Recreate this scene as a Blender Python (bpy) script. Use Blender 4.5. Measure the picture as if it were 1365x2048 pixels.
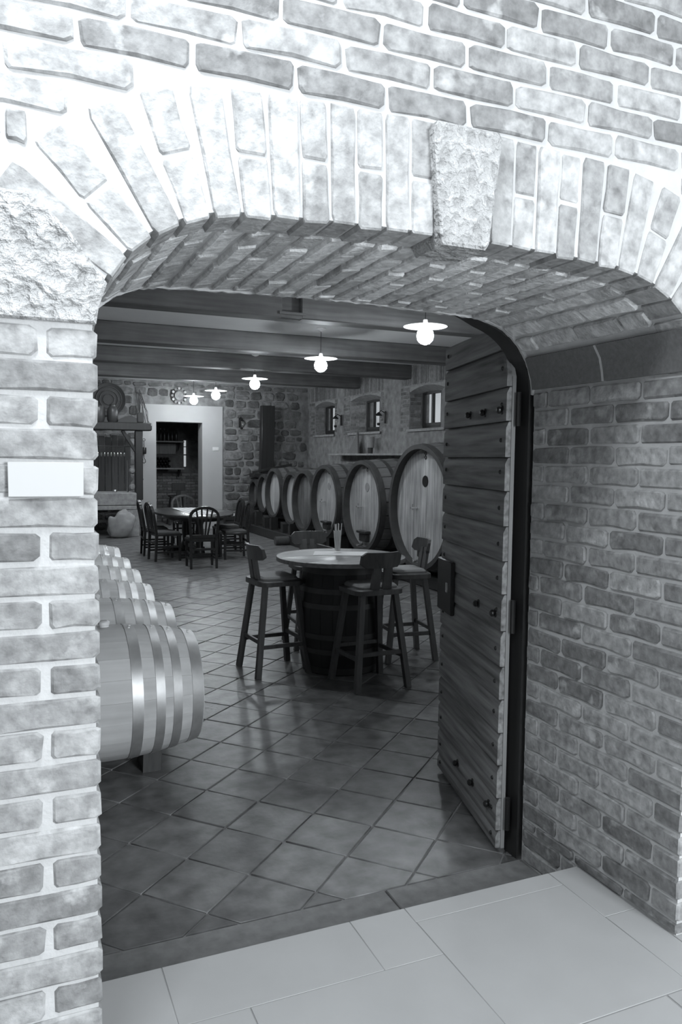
import bpy, math, random
from mathutils import Matrix, Vector
random.seed(7)
for o in list(bpy.data.objects): bpy.data.objects.remove(o)
SC = bpy.context.scene
C = SC.collection

# ------------------------------------------------------------------ camera
YAW, PITCH, ROLL, FPX = 0.40653642, 0.06762003, -0.01199093, 1560.0
fwd = Vector((math.sin(YAW) * math.cos(PITCH), math.cos(YAW) * math.cos(PITCH), -math.sin(PITCH)))
rgt = Vector((math.cos(YAW), -math.sin(YAW), 0)); dwn = fwd.cross(rgt)
r2 = math.cos(ROLL) * rgt + math.sin(ROLL) * dwn
d2 = -math.sin(ROLL) * rgt + math.cos(ROLL) * dwn
cam_d = bpy.data.cameras.new('camera'); cam = bpy.data.objects.new('camera', cam_d); C.objects.link(cam)
up = -d2; bk = -fwd
cam.matrix_world = Matrix(((r2.x, up.x, bk.x, 0), (r2.y, up.y, bk.y, 0), (r2.z, up.z, bk.z, 1.70), (0, 0, 0, 1)))
cam_d.sensor_fit = 'VERTICAL'; cam_d.sensor_height = 36.0; cam_d.lens = FPX / 2048 * 36.0
cam_d.clip_start = 0.02; cam_d.clip_end = 200
SC.camera = cam

# ------------------------------------------------------------------ world, lights, exposure
TINT = (0.895, 0.955, 1.0)
SC.view_settings.view_transform = 'Standard'; SC.view_settings.look = 'None'
SC.view_settings.exposure = 0.0; SC.view_settings.gamma = 1.0
SC.view_settings.use_curve_mapping = False
w = bpy.data.worlds.new('overcast_sky'); SC.world = w; w.use_nodes = True
w.node_tree.nodes['Background'].inputs[0].default_value = (*TINT, 1)
w.node_tree.nodes['Background'].inputs[1].default_value = 0.62
def area(name, loc, target, size, watts, sy=None):
    l = bpy.data.lights.new(name, 'AREA'); l.energy = watts; l.color = TINT; l.size = size
    if sy: l.shape = 'RECTANGLE'; l.size_y = sy
    o = bpy.data.objects.new(name, l); C.objects.link(o); o.location = loc
    o.rotation_euler = (Vector(target) - Vector(loc)).to_track_quat('-Z', 'Y').to_euler()
    return o
area('added_front_light', (2.3, -2.6, 2.2), (0.6, 1.8, 1.5), 1.3, 226, 1.5)  # unseen area light added to light the front wall; no window there
area('added_upper_left_light', (-0.15, 1.1, 3.42), (0.2, 1.7, 1.5), 0.35, 31)  # unseen area light added to bleach the upper left of the wall
BULB = 150.0
DOME = 150.0

# ------------------------------------------------------------------ helpers
class MB:
    def __init__(s): s.v = []; s.f = []; s.sm = []
    def face(s, idx, smooth=False): s.f.append(tuple(idx)); s.sm.append(smooth)
    def box(s, x0, x1, y0, y1, z0, z1, M=None):
        b = len(s.v)
        P = [Vector(p) for p in ((x0,y0,z0),(x1,y0,z0),(x1,y1,z0),(x0,y1,z0),(x0,y0,z1),(x1,y0,z1),(x1,y1,z1),(x0,y1,z1))]
        if M: P = [M @ p for p in P]
        s.v += [tuple(p) for p in P]
        for q in ((0,3,2,1),(4,5,6,7),(0,1,5,4),(1,2,6,5),(2,3,7,6),(3,0,4,7)): s.face([b+i for i in q])
        return s
    def cbox(s, x0, x1, y0, y1, z0, z1, c=0.005, M=None):
        """box with chamfered edges"""
        P = []; idx = {}
        b = len(s.v); X = (x0, x1); Y = (y0, y1); Z = (z0, z1)
        for i in (0,1):
            for j in (0,1):
                for k in (0,1):
                    sx = c if i == 0 else -c; sy = c if j == 0 else -c; sz = c if k == 0 else -c
                    for a in range(3):
                        idx[(i,j,k,a)] = b + len(P)
                        P.append(Vector((X[i] + (0 if a == 0 else sx), Y[j] + (0 if a == 1 else sy), Z[k] + (0 if a == 2 else sz))))
        if M: P = [M @ p for p in P]
        s.v += [tuple(p) for p in P]
        I = idx
        for i in (0,1):
            q = [I[(i,0,0,0)], I[(i,1,0,0)], I[(i,1,1,0)], I[(i,0,1,0)]]; s.face(q if i else q[::-1])
            q = [I[(0,i,0,1)], I[(1,i,0,1)], I[(1,i,1,1)], I[(0,i,1,1)]]; s.face(q[::-1] if i else q)
            q = [I[(0,0,i,2)], I[(1,0,i,2)], I[(1,1,i,2)], I[(0,1,i,2)]]; s.face(q if i else q[::-1])
        for a in (0,1):
            for e in (0,1):
                q = [I[(0,a,e,1)], I[(1,a,e,1)], I[(1,a,e,2)], I[(0,a,e,2)]]; s.face(q if (a ^ e) else q[::-1])
                q = [I[(a,0,e,0)], I[(a,1,e,0)], I[(a,1,e,2)], I[(a,0,e,2)]]; s.face(q[::-1] if (a ^ e) else q)
                q = [I[(a,e,0,0)], I[(a,e,1,0)], I[(a,e,1,1)], I[(a,e,0,1)]]; s.face(q if (a ^ e) else q[::-1])
        for i in (0,1):
            for j in (0,1):
                for k in (0,1):
                    q = [I[(i,j,k,0)], I[(i,j,k,1)], I[(i,j,k,2)]]
                    s.face(q if (i ^ j ^ k) else q[::-1])
        return s
    def tube(s, pts, rad, n=10, cap=True, smooth=True, sq=False):
        pts = [Vector(p) for p in pts]
        if not hasattr(rad, '__len__'): rad = [rad] * len(pts)
        rings = []; ref = None
        for i, p in enumerate(pts):
            t = (pts[min(i+1, len(pts)-1)] - pts[max(i-1, 0)]).normalized()
            if ref is None:
                ref = Vector((0,0,1)) if abs(t.z) < .9 else Vector((0,1,0))
            u = t.cross(ref)
            if u.length < 1e-6: u = t.cross(Vector((1,0,0)))
            u.normalize(); w_ = u.cross(t); ref = w_
            ring = []
            for k in range(n):
                a = 2*math.pi*k/n + (math.pi/4 if sq else 0)
                ring.append(len(s.v)); s.v.append(tuple(p + rad[i]*(math.cos(a)*u + math.sin(a)*w_)))
            rings.append(ring)
        for A, B in zip(rings, rings[1:]):
            for k in range(n): s.face((A[k], A[(k+1)%n], B[(k+1)%n], B[k]), smooth and not sq)
        if cap:
            s.face(rings[0][::-1]); s.face(rings[-1])
        return s
    def bar(s, a, b, w_, h=None, up=(0,0,1)):
        """rectangular bar from a to b"""
        a = Vector(a); b = Vector(b); t = (b-a).normalized(); h = h or w_
        u = t.cross(Vector(up))
        if u.length < 1e-5: u = t.cross(Vector((0,1,0)))
        u.normalize(); v = u.cross(t)
        M = Matrix(((u.x,t.x,v.x,a.x),(u.y,t.y,v.y,a.y),(u.z,t.z,v.z,a.z),(0,0,0,1)))
        L = (b-a).length; c = min(w_, h)*.12
        return s.cbox(-w_/2, w_/2, 0, L, -h/2, h/2, c, M)
    def lathe(s, prof, n=24, axis='z', org=(0,0,0), smooth=True, a0=0, a1=2*math.pi, caps=True):
        full = abs(a1-a0-2*math.pi) < 1e-6; m = n if full else n+1
        rings = []
        for (r, h) in prof:
            ring = []
            for k in range(m):
                a = a0 + (a1-a0)*k/n; x, y = r*math.cos(a), r*math.sin(a)
                p = (x, y, h) if axis == 'z' else ((h, x, y) if axis == 'x' else (y, h, x))
                ring.append(len(s.v)); s.v.append((p[0]+org[0], p[1]+org[1], p[2]+org[2]))
            rings.append(ring)
        for A, B in zip(rings, rings[1:]):
            for k in range(n): s.face((A[k], A[(k+1)%m], B[(k+1)%m], B[k]), smooth)
        if full and caps:
            if prof[0][0] > 1e-5: s.face(rings[0][::-1])
            if prof[-1][0] > 1e-5: s.face(rings[-1])
        return s
    def prism(s, poly, fn, d0, d1, cham=0.0):
        """poly in (u,v); fn(u,v,d)->xyz; front at d1 with inset chamfer"""
        n = len(poly); b = len(s.v)
        cu = sum(p[0] for p in poly)/n; cv = sum(p[1] for p in poly)/n
        def ins(p):
            dx, dy = cu-p[0], cv-p[1]; L = math.hypot(dx, dy) or 1
            return (p[0]+dx/L*cham*1.3, p[1]+dy/L*cham*1.3)
        s.v += [tuple(fn(p[0], p[1], d0)) for p in poly]
        s.v += [tuple(fn(p[0], p[1], d1 - (cham if d1 > d0 else -cham))) for p in poly]
        rings = 2
        if cham > 0:
            s.v += [tuple(fn(*ins(p), d1)) for p in poly]; rings = 3
        for r in range(rings-1):
            for k in range(n):
                s.face((b+r*n+k, b+r*n+(k+1)%n, b+(r+1)*n+(k+1)%n, b+(r+1)*n+k))
        s.face([b+k for k in range(n)][::-1]); s.face([b+(rings-1)*n+k for k in range(n)])
        return s
    def mesh(s, name, mat):
        m = bpy.data.meshes.new(name); m.from_pydata(s.v, [], s.f)
        m.polygons.foreach_set('use_smooth', s.sm)
        m.update(); 
        if mat: m.materials.append(mat)
        m.set_sharp_from_angle(angle=math.radians(38))
        return m
    def build(s, name, mat, parent=None, M=None):
        return link(name, s.mesh(name, mat), parent, M)
def recalc(m):
    import bmesh
    b = bmesh.new(); b.from_mesh(m); bmesh.ops.recalc_face_normals(b, faces=b.faces); b.to_mesh(m); b.free(); m.set_sharp_from_angle(angle=math.radians(38)); return m
def link(name, mesh, parent=None, M=None):
    o = bpy.data.objects.new(name, mesh); C.objects.link(o)
    if parent: o.parent = parent
    if M is not None: o.matrix_basis = M
    return o
def tag(o, label=None, cat=None, group=None, kind=None):
    if label: o['label'] = label
    if cat: o['category'] = cat
    if group: o['group'] = group
    if kind: o['kind'] = kind
    return o
def thing(name, label, cat, loc=(0,0,0), rz=0, group=None):
    o = bpy.data.objects.new(name, None); C.objects.link(o); o.empty_display_size = .1
    o.location = loc; o.rotation_euler = (0,0,rz)
    return tag(o, label, cat, group)
def struct(o): o['kind'] = 'structure'; return o
def copy_tree(o, parent=None):
    c = o.copy(); C.objects.link(c); c.parent = parent
    for ch in o.children: copy_tree(ch, c)
    return c
def axes(c, ax, ay, az, sx=1, sy=1, sz=1):
    ax, ay, az = Vector(ax)*sx, Vector(ay)*sy, Vector(az)*sz
    return Matrix(((ax.x,ay.x,az.x,c[0]),(ax.y,ay.y,az.y,c[1]),(ax.z,ay.z,az.z,c[2]),(0,0,0,1)))
U = random.uniform

# ------------------------------------------------------------------ materials
def mat(name, v=.5, rough=.7, metal=0, noise=None, rnd=0.0, bump=None, stripes=None, smear_glare=None, spec=None, wood=None):
    """grey procedural material. noise=(scale, amount); rnd=per-object value spread;
    bump=(scale,strength); wood=(axis, scale, amount); smear=(value, scale, threshold)"""
    m = bpy.data.materials.new(name); m.use_nodes = True; nt = m.node_tree; N = nt.nodes; L = nt.links
    p = N['Principled BSDF']; p.inputs['Roughness'].default_value = rough; p.inputs['Metallic'].default_value = metal
    if spec is not None: p.inputs['Specular IOR Level'].default_value = spec
    tc = N.new('ShaderNodeTexCoord'); geo = N.new('ShaderNodeNewGeometry'); oi = N.new('ShaderNodeObjectInfo')
    pos = geo.outputs['Position']
    def math_(op, a, b):
        n = N.new('ShaderNodeMath'); n.operation = op
        for i, x in enumerate((a, b)):
            if isinstance(x, (int, float)): n.inputs[i].default_value = x
            else: L.new(x, n.inputs[i])
        return n.outputs[0]
    val = v
    def nz(scale, detail=4, vec=pos):
        n = N.new('ShaderNodeTexNoise'); n.inputs['Scale'].default_value = scale; n.inputs['Detail'].default_value = detail
        L.new(vec, n.inputs['Vector']); return n.outputs['Fac']
    if rnd:
        val = math_('MULTIPLY', val, math_('ADD', math_('MULTIPLY', oi.outputs['Random'], 2*rnd), 1-rnd))
    if noise:
        val = math_('MULTIPLY', val, math_('ADD', math_('MULTIPLY', nz(noise[0]), 2.6*noise[1]), 1-1.3*noise[1]))
    if wood:
        mp = N.new('ShaderNodeMapping'); sc = [wood[1]]*3; sc['xyz'.index(wood[0])] = wood[1]*.06
        mp.inputs['Scale'].default_value = sc
        add = N.new('ShaderNodeVectorMath'); add.operation = 'ADD'
        cmb = N.new('ShaderNodeCombineXYZ'); rr = math_('MULTIPLY', oi.outputs['Random'], 7.0)
        for i in range(3): L.new(rr, cmb.inputs[i])
        L.new(tc.outputs['Object'], add.inputs[0]); L.new(cmb.outputs[0], add.inputs[1]); L.new(add.outputs[0], mp.inputs['Vector'])
        g = nz(1.0, 6, mp.outputs[0])
        val = math_('MULTIPLY', val, math_('ADD', math_('MULTIPLY', g, 2.6*wood[2]), 1-1.3*wood[2]))
    if smear_glare:
        f = N.new('ShaderNodeMapRange'); L.new(nz(smear_glare[1], 6), f.inputs['Value'])
        f.inputs['From Min'].default_value = smear_glare[2]; f.inputs['From Max'].default_value = smear_glare[2] + .12
        mx = N.new('ShaderNodeMix'); L.new(f.outputs[0], mx.inputs['Factor'])
        L.new(val, mx.inputs[2]) if not isinstance(val, (int,float)) else setattr(mx.inputs[2], 'default_value', val)
        mx.inputs[3].default_value = smear_glare[0]; val = mx.outputs[0]
    if stripes:
        mp = N.new('ShaderNodeSeparateXYZ'); L.new(tc.outputs['Object'], mp.inputs[0])
        wv = math_('SINE', math_('MULTIPLY', mp.outputs[stripes[0]], stripes[1]), 0)
        val = math_('ADD', v, math_('MULTIPLY', math_('GREATER_THAN', wv, stripes[3] if len(stripes) > 3 else 0), stripes[2]))
    if isinstance(val, (int, float)): p.inputs['Base Color'].default_value = (val, val, val, 1)
    else:
        cmb = N.new('ShaderNodeCombineColor')
        for i in range(3): L.new(val, cmb.inputs[i])
        L.new(cmb.outputs[0], p.inputs['Base Color'])
    if bump:
        b = N.new('ShaderNodeBump'); b.inputs['Strength'].default_value = bump[1]; b.inputs['Distance'].default_value = bump[2] if len(bump) > 2 else .01
        L.new(nz(bump[0], 5), b.inputs['Height']); L.new(b.outputs[0], p.inputs['Normal'])
    return m
def emit(name, s):
    m = bpy.data.materials.new(name); m.use_nodes = True; nt = m.node_tree
    nt.nodes.remove(nt.nodes['Principled BSDF']); e = nt.nodes.new('ShaderNodeEmission')
    e.inputs[0].default_value = (*TINT, 1); e.inputs[1].default_value = s
    nt.links.new(e.outputs[0], nt.nodes['Material Output'].inputs[0]); return m
def pane_mat(name, k=.9):
    m = bpy.data.materials.new(name); m.use_nodes = True; nt = m.node_tree
    nt.nodes.remove(nt.nodes['Principled BSDF'])
    t = nt.nodes.new('ShaderNodeBsdfTransparent'); t.inputs[0].default_value = (k,k,k,1)
    g = nt.nodes.new('ShaderNodeBsdfGlossy'); g.inputs['Roughness'].default_value = .08
    mx = nt.nodes.new('ShaderNodeMixShader'); mx.inputs[0].default_value = .07
    nt.links.new(t.outputs[0], mx.inputs[1]); nt.links.new(g.outputs[0], mx.inputs[2])
    nt.links.new(mx.outputs[0], nt.nodes['Material Output'].inputs[0]); return m

M_MORTAR = mat('lime_mortar', .62, .95, noise=(14,.12), bump=(60,.5,.006))
M_BRICK = mat('old_brick', .335, .9, noise=(30,.62), rnd=.32, bump=(55,.7,.006), smear_glare=(.56, 11, .585))  # pale lime-toned patches put blown-out light into the brick colour
M_VOUSS = mat('lit_arch_brick', .43, .9, noise=(30,.6), rnd=.22, bump=(60,.8,.007), smear_glare=(.62, 11, .57))  # brighter brick copy, the bleaching light on the arch band put into colour
M_SOFFIT = mat('lit_soffit_brick', .74, .92, noise=(30,.55), rnd=.25, bump=(80,.9,.008), smear_glare=(.8, 12, .58))  # brick with a pale smear, lifted further for light bounced off the floor
M_HAMMER = mat('hammered_stone', .55, .9, noise=(34,.55), bump=(34,1.0,.05))
M_DARKSTONE = mat('dark_smooth_stone', .19, .8, noise=(60,.25), bump=(120,.4,.003))
M_PALE = mat('pale_limestone_slab', .45, .55, noise=(5,.06), rnd=.03, bump=(90,.1,.002))
M_PALEJ = mat('slab_joint', .33, .9)
M_SILL = mat('dark_stone_sill', .25, .75, noise=(18,.35), bump=(70,.3,.004))
M_TILE = mat('terracotta_tile', .145, .36, noise=(9,.8), rnd=.22, bump=(35,.25,.004))
M_GROUT = mat('tile_grout', .25, .85, noise=(20,.3))
M_PLASTER = mat('white_plaster', .72, .85, noise=(3,.05), bump=(50,.15,.003))
M_SURR = mat('greyish_white_paint', .52, .85, noise=(3,.05), bump=(50,.15,.003))
M_FRONTW = mat('front_room_render', .30, .9, noise=(4,.15))
M_CEIL = mat('white_ceiling', .85, .85, noise=(3,.05))
M_STONE = mat('rubble_stone', .17, .9, noise=(9,.7), rnd=.45, bump=(28,.9,.02))
M_RMORTAR = mat('rubble_mortar', .27, .95, noise=(7,.6), bump=(30,.8,.02))
M_CBRICK = mat('cellar_brick', .2, .9, noise=(20,.5), rnd=.35, bump=(40,.7,.008))
M_BEAM = mat('dark_beam_timber', .135, .6, wood=('x',22,.5), noise=(4,.25), bump=(50,.3,.004))
M_DOORW = mat('weathered_door_oak', .25, .6, wood=('x',40,.9), rnd=.12, bump=(70,.25,.003))
M_DOOREDGE = mat('door_edge_oak', .30, .65, wood=('z',26,.4))
M_BLACKW = mat('black_stained_wood', .03, .4, wood=('z',20,.4))
M_DARKW = mat('dark_chair_wood', .014, .28, wood=('z',30,.4))
M_STOOLW = mat('stool_oak', .085, .45, wood=('z',40,.4), noise=(10,.2))
M_TABLEW = mat('oak_table_top', .21, .38, wood=('x',30,.4))
M_CUSH = mat('cushion_cloth', .26, .95, bump=(300,.2,.002))
M_BLACKBAR = mat('black_stained_staves', .02, .5, wood=('z',20,.3))
M_OAK = mat('new_oak_staves', .6, .65, wood=('x',18,.22), rnd=.08, noise=(6,.12))
M_HEADW = mat('cask_head_oak', .36, .55, wood=('z',34,.75), rnd=.12, noise=(4,.25))
M_HEADL = mat('pale_cask_head_oak', .42, .55, wood=('z',26,.4), rnd=.08)
M_HEADD = mat('dark_cask_head_oak', .13, .55, wood=('z',26,.5), rnd=.15, noise=(5,.35))
M_CASK = mat('cask_stave_oak', .13, .55, wood=('x',20,.4), rnd=.12, noise=(5,.2))
M_HOOP = mat('galvanised_hoop', .58, .48, metal=.75, noise=(14,.2))
M_IRON = mat('black_iron', .04, .4, metal=.6)
M_CHIME = mat('stained_shaded_chime', .045, .6, noise=(8,.4))  # dark stain that also paints in the shade inside the recessed rim
M_DHOOP = mat('dark_iron_hoop', .085, .45, metal=.5, noise=(10,.3))
M_CHROME = mat('bright_metal', .8, .22, metal=1)
M_NAIL = mat('nail_iron', .06, .4, metal=.7)
M_ENAMEL = mat('white_enamel', .8, .35)
M_SHADE = mat('opal_glass_shade', .8, .35)
_n = M_SHADE.node_tree; _p = _n.nodes['Principled BSDF']; _t = _n.nodes.new('ShaderNodeBsdfTranslucent'); _t.inputs[0].default_value = (.8,.8,.8,1)
_m = _n.nodes.new('ShaderNodeMixShader'); _m.inputs[0].default_value = .45
_n.links.new(_p.outputs[0], _m.inputs[1]); _n.links.new(_t.outputs[0], _m.inputs[2]); _n.links.new(_m.outputs[0], _n.nodes['Material Output'].inputs[0])
M_BULB = emit('lit_bulb', BULB)
M_MAT = mat('striped_placemat', .62, .9, stripes=(1, 130.0, .14))
M_MAT2 = mat('ribbed_placemat', .42, .9, stripes=(0, 62.0, .32, -.5))
M_STRAW = mat('paper_straw', .85, .6)
M_GLASS = pane_mat('clear_glass', .98)
M_WPANE = pane_mat('window_glass', .93)
M_WFRAME = mat('dark_window_wood', .03, .5)
M_CARD = mat('blank_white_card', .6, .7)
M_WICKER = mat('woven_wicker', .11, .8, noise=(120,.4), bump=(140,.8,.01))
M_SACK = mat('canvas_sack', .34, .95, noise=(12,.2), bump=(200,.2,.003))
M_CROCK = mat('dark_crock', .05, .35)
M_BOARD = mat('grey_board', .26, .8, wood=('z',20,.4))
M_HSTONE = mat('hearth_stone', .34, .9, noise=(12,.4), bump=(30,.6,.01))
M_BOTTLE = mat('dark_bottle_glass', .02, .12)
M_TWIG = mat('dry_twig', .08, .9)
M_ROCKD = mat('storeroom_stone', .12, .9, noise=(10,.5), bump=(20,.6,.02))
M_STEEL = mat('steel_rod', .5, .3, metal=1)

# ------------------------------------------------------------------ brick / stone mesh families
def outline(L, H, n, jit, rc):
    """irregular rounded rectangle"""
    pts = []
    per = [(-L/2+rc, -H/2), (0, -H/2), (L/2-rc, -H/2), (L/2, -H/2+rc*.8), (L/2, H/2-rc*.8), (L/2-rc, H/2), (0, H/2), (-L/2+rc, H/2), (-L/2, H/2-rc*.8), (-L/2, -H/2+rc*.8)]
    return [(x+U(-jit, jit), z+U(-jit, jit)) for x, z in per]
def fam(name, L, H, D, cham, jit, rc, n, material):
    out = []
    for i in range(n):
        poly = outline(L, H, 10, jit, rc)
        mb = MB(); mb.prism(poly, lambda u, v, d: (u, -d, v), -D, 0, cham)
        out.append(recalc(mb.mesh(name, material)))
    return out
F_S = fam('brick', .238, .062, .035, .005, .0032, .011, 12, M_BRICK)
F_H = fam('brick', .112, .062, .035, .005, .003, .010, 10, M_BRICK)
F_CS = fam('brick', .238, .062, .11, .005, .0022, .009, 6, M_BRICK)
F_CH = fam('brick', .112, .062, .235, .005, .0022, .009, 6, M_BRICK)
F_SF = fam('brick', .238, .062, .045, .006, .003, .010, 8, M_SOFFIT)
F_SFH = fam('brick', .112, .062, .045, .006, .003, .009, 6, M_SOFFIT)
F_CB = fam('brick', .238, .062, .05, .006, .003, .010, 8, M_CBRICK)
def stonefam(n, material):
    out = []
    for i in range(n):
        k = 11; poly = []
        for j in range(k):
            a = 2*math.pi*(j+U(-.3,.3))/k; c, s_ = math.cos(a), math.sin(a)
            r = 1/ (abs(c)**6 + abs(s_)**6)**(1/6) * U(.9, 1.03)
            poly.append((c*r*.5, s_*r*.5))
        mb = MB(); mb.prism(poly, lambda u, v, d: (u, -d, v), -1, 0, 0.0)
        # dome: add inner raised ring
        m = MB(); b = poly
        m.v += [(x, 1.0, z) for x, z in b]; m.v += [(x, 0.25, z) for x, z in b]; m.v += [(x*.78+U(-.03,.03), U(-.15,.05), z*.78+U(-.03,.03)) for x, z in b]
        for r in range(2):
            for q in range(k): m.face((r*k+q, r*k+(q+1)%k, (r+1)*k+(q+1)%k, (r+1)*k+q))
        m.face([2*k+q for q in range(k)])
        out.append(recalc(m.mesh('stone', material)))
    return out
F_ST = stonefam(12, M_STONE)

# placing: local x = along, local -y = outward, local z = up
def piece(name, meshes, parent, c, ax, n_out, az, sx=1, sy=1, sz=1):
    ay = -Vector(n_out)
    return link(name, random.choice(meshes), parent, axes(c, ax, ay, az, sx, sy, sz))

# ================================================================== FRONT WALL with arch
XL, XR, ZS = 0.19, 1.995, 1.985
YF, YM, YB = 1.817, 1.95, 2.655
def profile(front=1.0, off=0.0, n=14):
    """arch line from left spring (z=ZS) to right spring; front=1 face, 0 back. off = outward"""
    rxl = .30 + .06*front; rxr = .30 + .10*front; rz = .29
    zc = 2.262 + .008*front; P = []
    for i in range(n+1):
        a = math.pi/2*i/n; P.append((XL + rxl - rxl*math.cos(a), zc - rz + rz*math.sin(a)))
    xa, xb = XL + rxl, XR - rxr
    for i in range(1, 2*n):
        t = i/(2*n); P.append((xa + (xb-xa)*t, zc + .014*4*t*(1-t)))
    for i in range(n+1):
        a = math.pi/2*(1 - i/n); P.append((XR - rxr + rxr*math.cos(a), zc - rz + rz*math.sin(a)))
    if off:
        Q = []
        for i, p in enumerate(P):
            a = P[max(i-1,0)]; b = P[min(i+1,len(P)-1)]; tx, tz = b[0]-a[0], b[1]-a[1]; l = math.hypot(tx,tz)
            Q.append((p[0]-tz/l*off, p[1]+tx/l*off))
        P = Q
    return P
def wall_slab(y0, y1, pr0, pr1, xa, xb, zt):
    """solid above/around an opening whose upper line is a profile; jambs go down to z0"""
    pass
# --- wall_front: mortar slab with the opening
X0W, X1W, ZT = -2.6, 4.2, 3.62
def ring_mesh(profA, profB, yA, yB, zbot, legs=True):
    mb = MB()
    def full(P):
        P = list(P)
        if legs: P = [(P[0][0], zbot)] + P + [(P[-1][0], zbot)]
        return P
    A, B = full(profA), full(profB); n = len(A)
    def outer(i, P):
        x, z = P[i]
        if i == 0 or (legs and i == 1): return (X0W, z)
        if i == n-1 or (legs and i == n-2): return (X1W, z)
        t = (i-1)/(n-3) if legs else i/(n-1)
        return None
    # outer path: left edge, top corners, right edge
    def outpath(P):
        O = []
        lo = 1 if legs else 0; hi = n-2 if legs else n-1
        for i in range(n):
            x, z = P[i]
            if i <= lo: O.append((X0W, z))
            elif i >= hi: O.append((X1W, z))
            else:
                t = (i-lo)/(hi-lo)
                if t < .25: O.append((X0W, P[lo][1] + (ZT-P[lo][1])*t/.25))
                elif t <= .75: O.append((X0W + (X1W-X0W)*(t-.25)/.5, ZT))
                else: O.append((X1W, ZT - (ZT-P[hi][1])*(t-.75)/.25))
        return O
    OA, OB = outpath(A), outpath(B)
    for i in range(n-1):
        for (y, P, O, fl) in ((yA, A, OA, False), (yB, B, OB, True)):
            b = len(mb.v); mb.v += [(P[i][0], y, P[i][1]), (P[i+1][0], y, P[i+1][1]), (O[i+1][0], y, O[i+1][1]), (O[i][0], y, O[i][1])]
            mb.face((b,b+1,b+2,b+3) if fl else (b+3,b+2,b+1,b))
        b = len(mb.v); mb.v += [(A[i][0], yA, A[i][1]), (A[i+1][0], yA, A[i+1][1]), (B[i+1][0], yB, B[i+1][1]), (B[i][0], yB, B[i][1])]
        mb.face((b,b+1,b+2,b+3))
        b = len(mb.v); mb.v += [(OA[i][0], yA, OA[i][1]), (OA[i+1][0], yA, OA[i+1][1]), (OB[i+1][0], yB, OB[i+1][1]), (OB[i][0], yB, OB[i][1])]
        mb.face((b+3,b+2,b+1,b))
    return mb
fm = .81
wf = struct(ring_mesh(profile(1, .009), profile(fm, .009), YF+.006, YM, 0.0).build('wall_front', M_MORTAR))
wa_mb = ring_mesh(profile(fm, .009), profile(0, .009), YM, YB, ZS, legs=False)
wa = struct(wa_mb.build('wall_arch', M_MORTAR))
wjl = struct(MB().box(X0W, XL-.009, YM, YB, 0, ZS+.02).build('wall_jamb_left', M_MORTAR))
wjr = struct(MB().box(XR+.009, X1W, YM, YB, 0, ZS+.02).build('wall_jamb_right', M_MORTAR))

P1 = profile(1, 0, 40)
def ringdist(x, z):
    return min(math.hypot(x-a, z-b) for a, b in P1[::3])
def blocked(x, z):
    if z < ZS: return XL - .001 < x < XR + .001
    if XL < x < XR and z < 2.28: return True
    if -.30 < x < .25 and ZS <= z < 2.262: return True        # springer stones
    if 1.94 < x < 2.48 and ZS <= z < 2.262: return True
    if 0 < x < 2.2 and ringdist(x, z) < .293: return True
    return False
# bricks of the face, course by course
rows = []
z = ZS
while z > .16:
    rows.append((max(z-.0747, .15), z)); z -= .0747
z = ZS
while z < 3.45:
    rows.append((z, z+.0735)); z += .0735
BX0, BX1 = -.62, 2.62
for ri, (z0, z1) in enumerate(rows):
    if z1-z0 < .03: continue
    k = round((z0 - ZS)/.074); odd = k % 2
    # allowed intervals
    xs = [BX0 + .006*i for i in range(int((BX1-BX0)/.006)+1)]
    runs = []; cur = None
    for x in xs:
        b = blocked(x, z0+.012) or blocked(x, z1-.012)
        if not b:
            cur = [x, x] if cur is None else [cur[0], x]
        elif cur: runs.append(cur); cur = None
    if cur: runs.append(cur)
    for a, b in runs:
        if b-a < .03: continue
        # lay from the end that touches the opening
        atL = abs(b-XL) < .03; segs = []
        if atL:
            b = XL; x = b; first = True
            while x > a+.03:
                Lb = (.118 if odd else .25) if first else .25 + U(-.012,.012)
                x2 = max(a, x-Lb)
                segs.append((x2, x, first)); x = x2; first = False
        else:
            if abs(a-XR) < .03: a = XR
            x = a; first = True
            while x < b-.03:
                Lb = ((.118 if odd else .25) if abs(a-XR) < .01 else (.13 if odd else .25)) if first else .25 + U(-.014,.014)
                x2 = min(b, x+Lb)
                if b-x2 < .05: x2 = b
                segs.append((x, x2, first and abs(a-XR) < .01)); x = x2; first = False
        for (xa, xb, corner) in segs:
            Lr = xb-xa - .012
            if Lr < .02: continue
            big = Lr > .17
            ms = (F_CS if big else F_CH) if corner else (F_S if big else F_H)
            base = .238 if big else .112
            cx = (xa+xb)/2
            if corner: cx += (.006 if xb <= XL+.001 else -.006)
            o = piece('brick', ms, wf, (cx, YF+U(-.003,.002), (z0+z1)/2+U(-.0015,.0015)), (1,0,0), (0,-1,0), (0,0,1), Lr/base, 1, (z1-z0-.0115)/.062)
# --- voussoirs, keystone, springers
def arclen(P):
    S = [0]
    for a, b in zip(P, P[1:]): S.append(S[-1]+math.hypot(b[0]-a[0], b[1]-a[1]))
    return S
S1 = arclen(P1)
def at(P, S, s):
    s = min(max(s, 0), S[-1])
    for i in range(len(S)-1):
        if s <= S[i+1]:
            t = (s-S[i])/((S[i+1]-S[i]) or 1); return (P[i][0]+(P[i+1][0]-P[i][0])*t, P[i][1]+(P[i+1][1]-P[i][1])*t)
    return P[-1]
def nrm(P, S, s, wdw=.16):
    a = at(P, S, s-wdw); b = at(P, S, s+wdw); l = math.hypot(b[0]-a[0], b[1]-a[1])
    return (-(b[1]-a[1])/l, (b[0]-a[0])/l)
sL = next(S1[i] for i in range(len(P1)) if P1[i][1] > 2.085)
sR = next(S1[i] for i in range(len(P1)-1, 0, -1) if P1[i][1] > 2.085)
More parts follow.
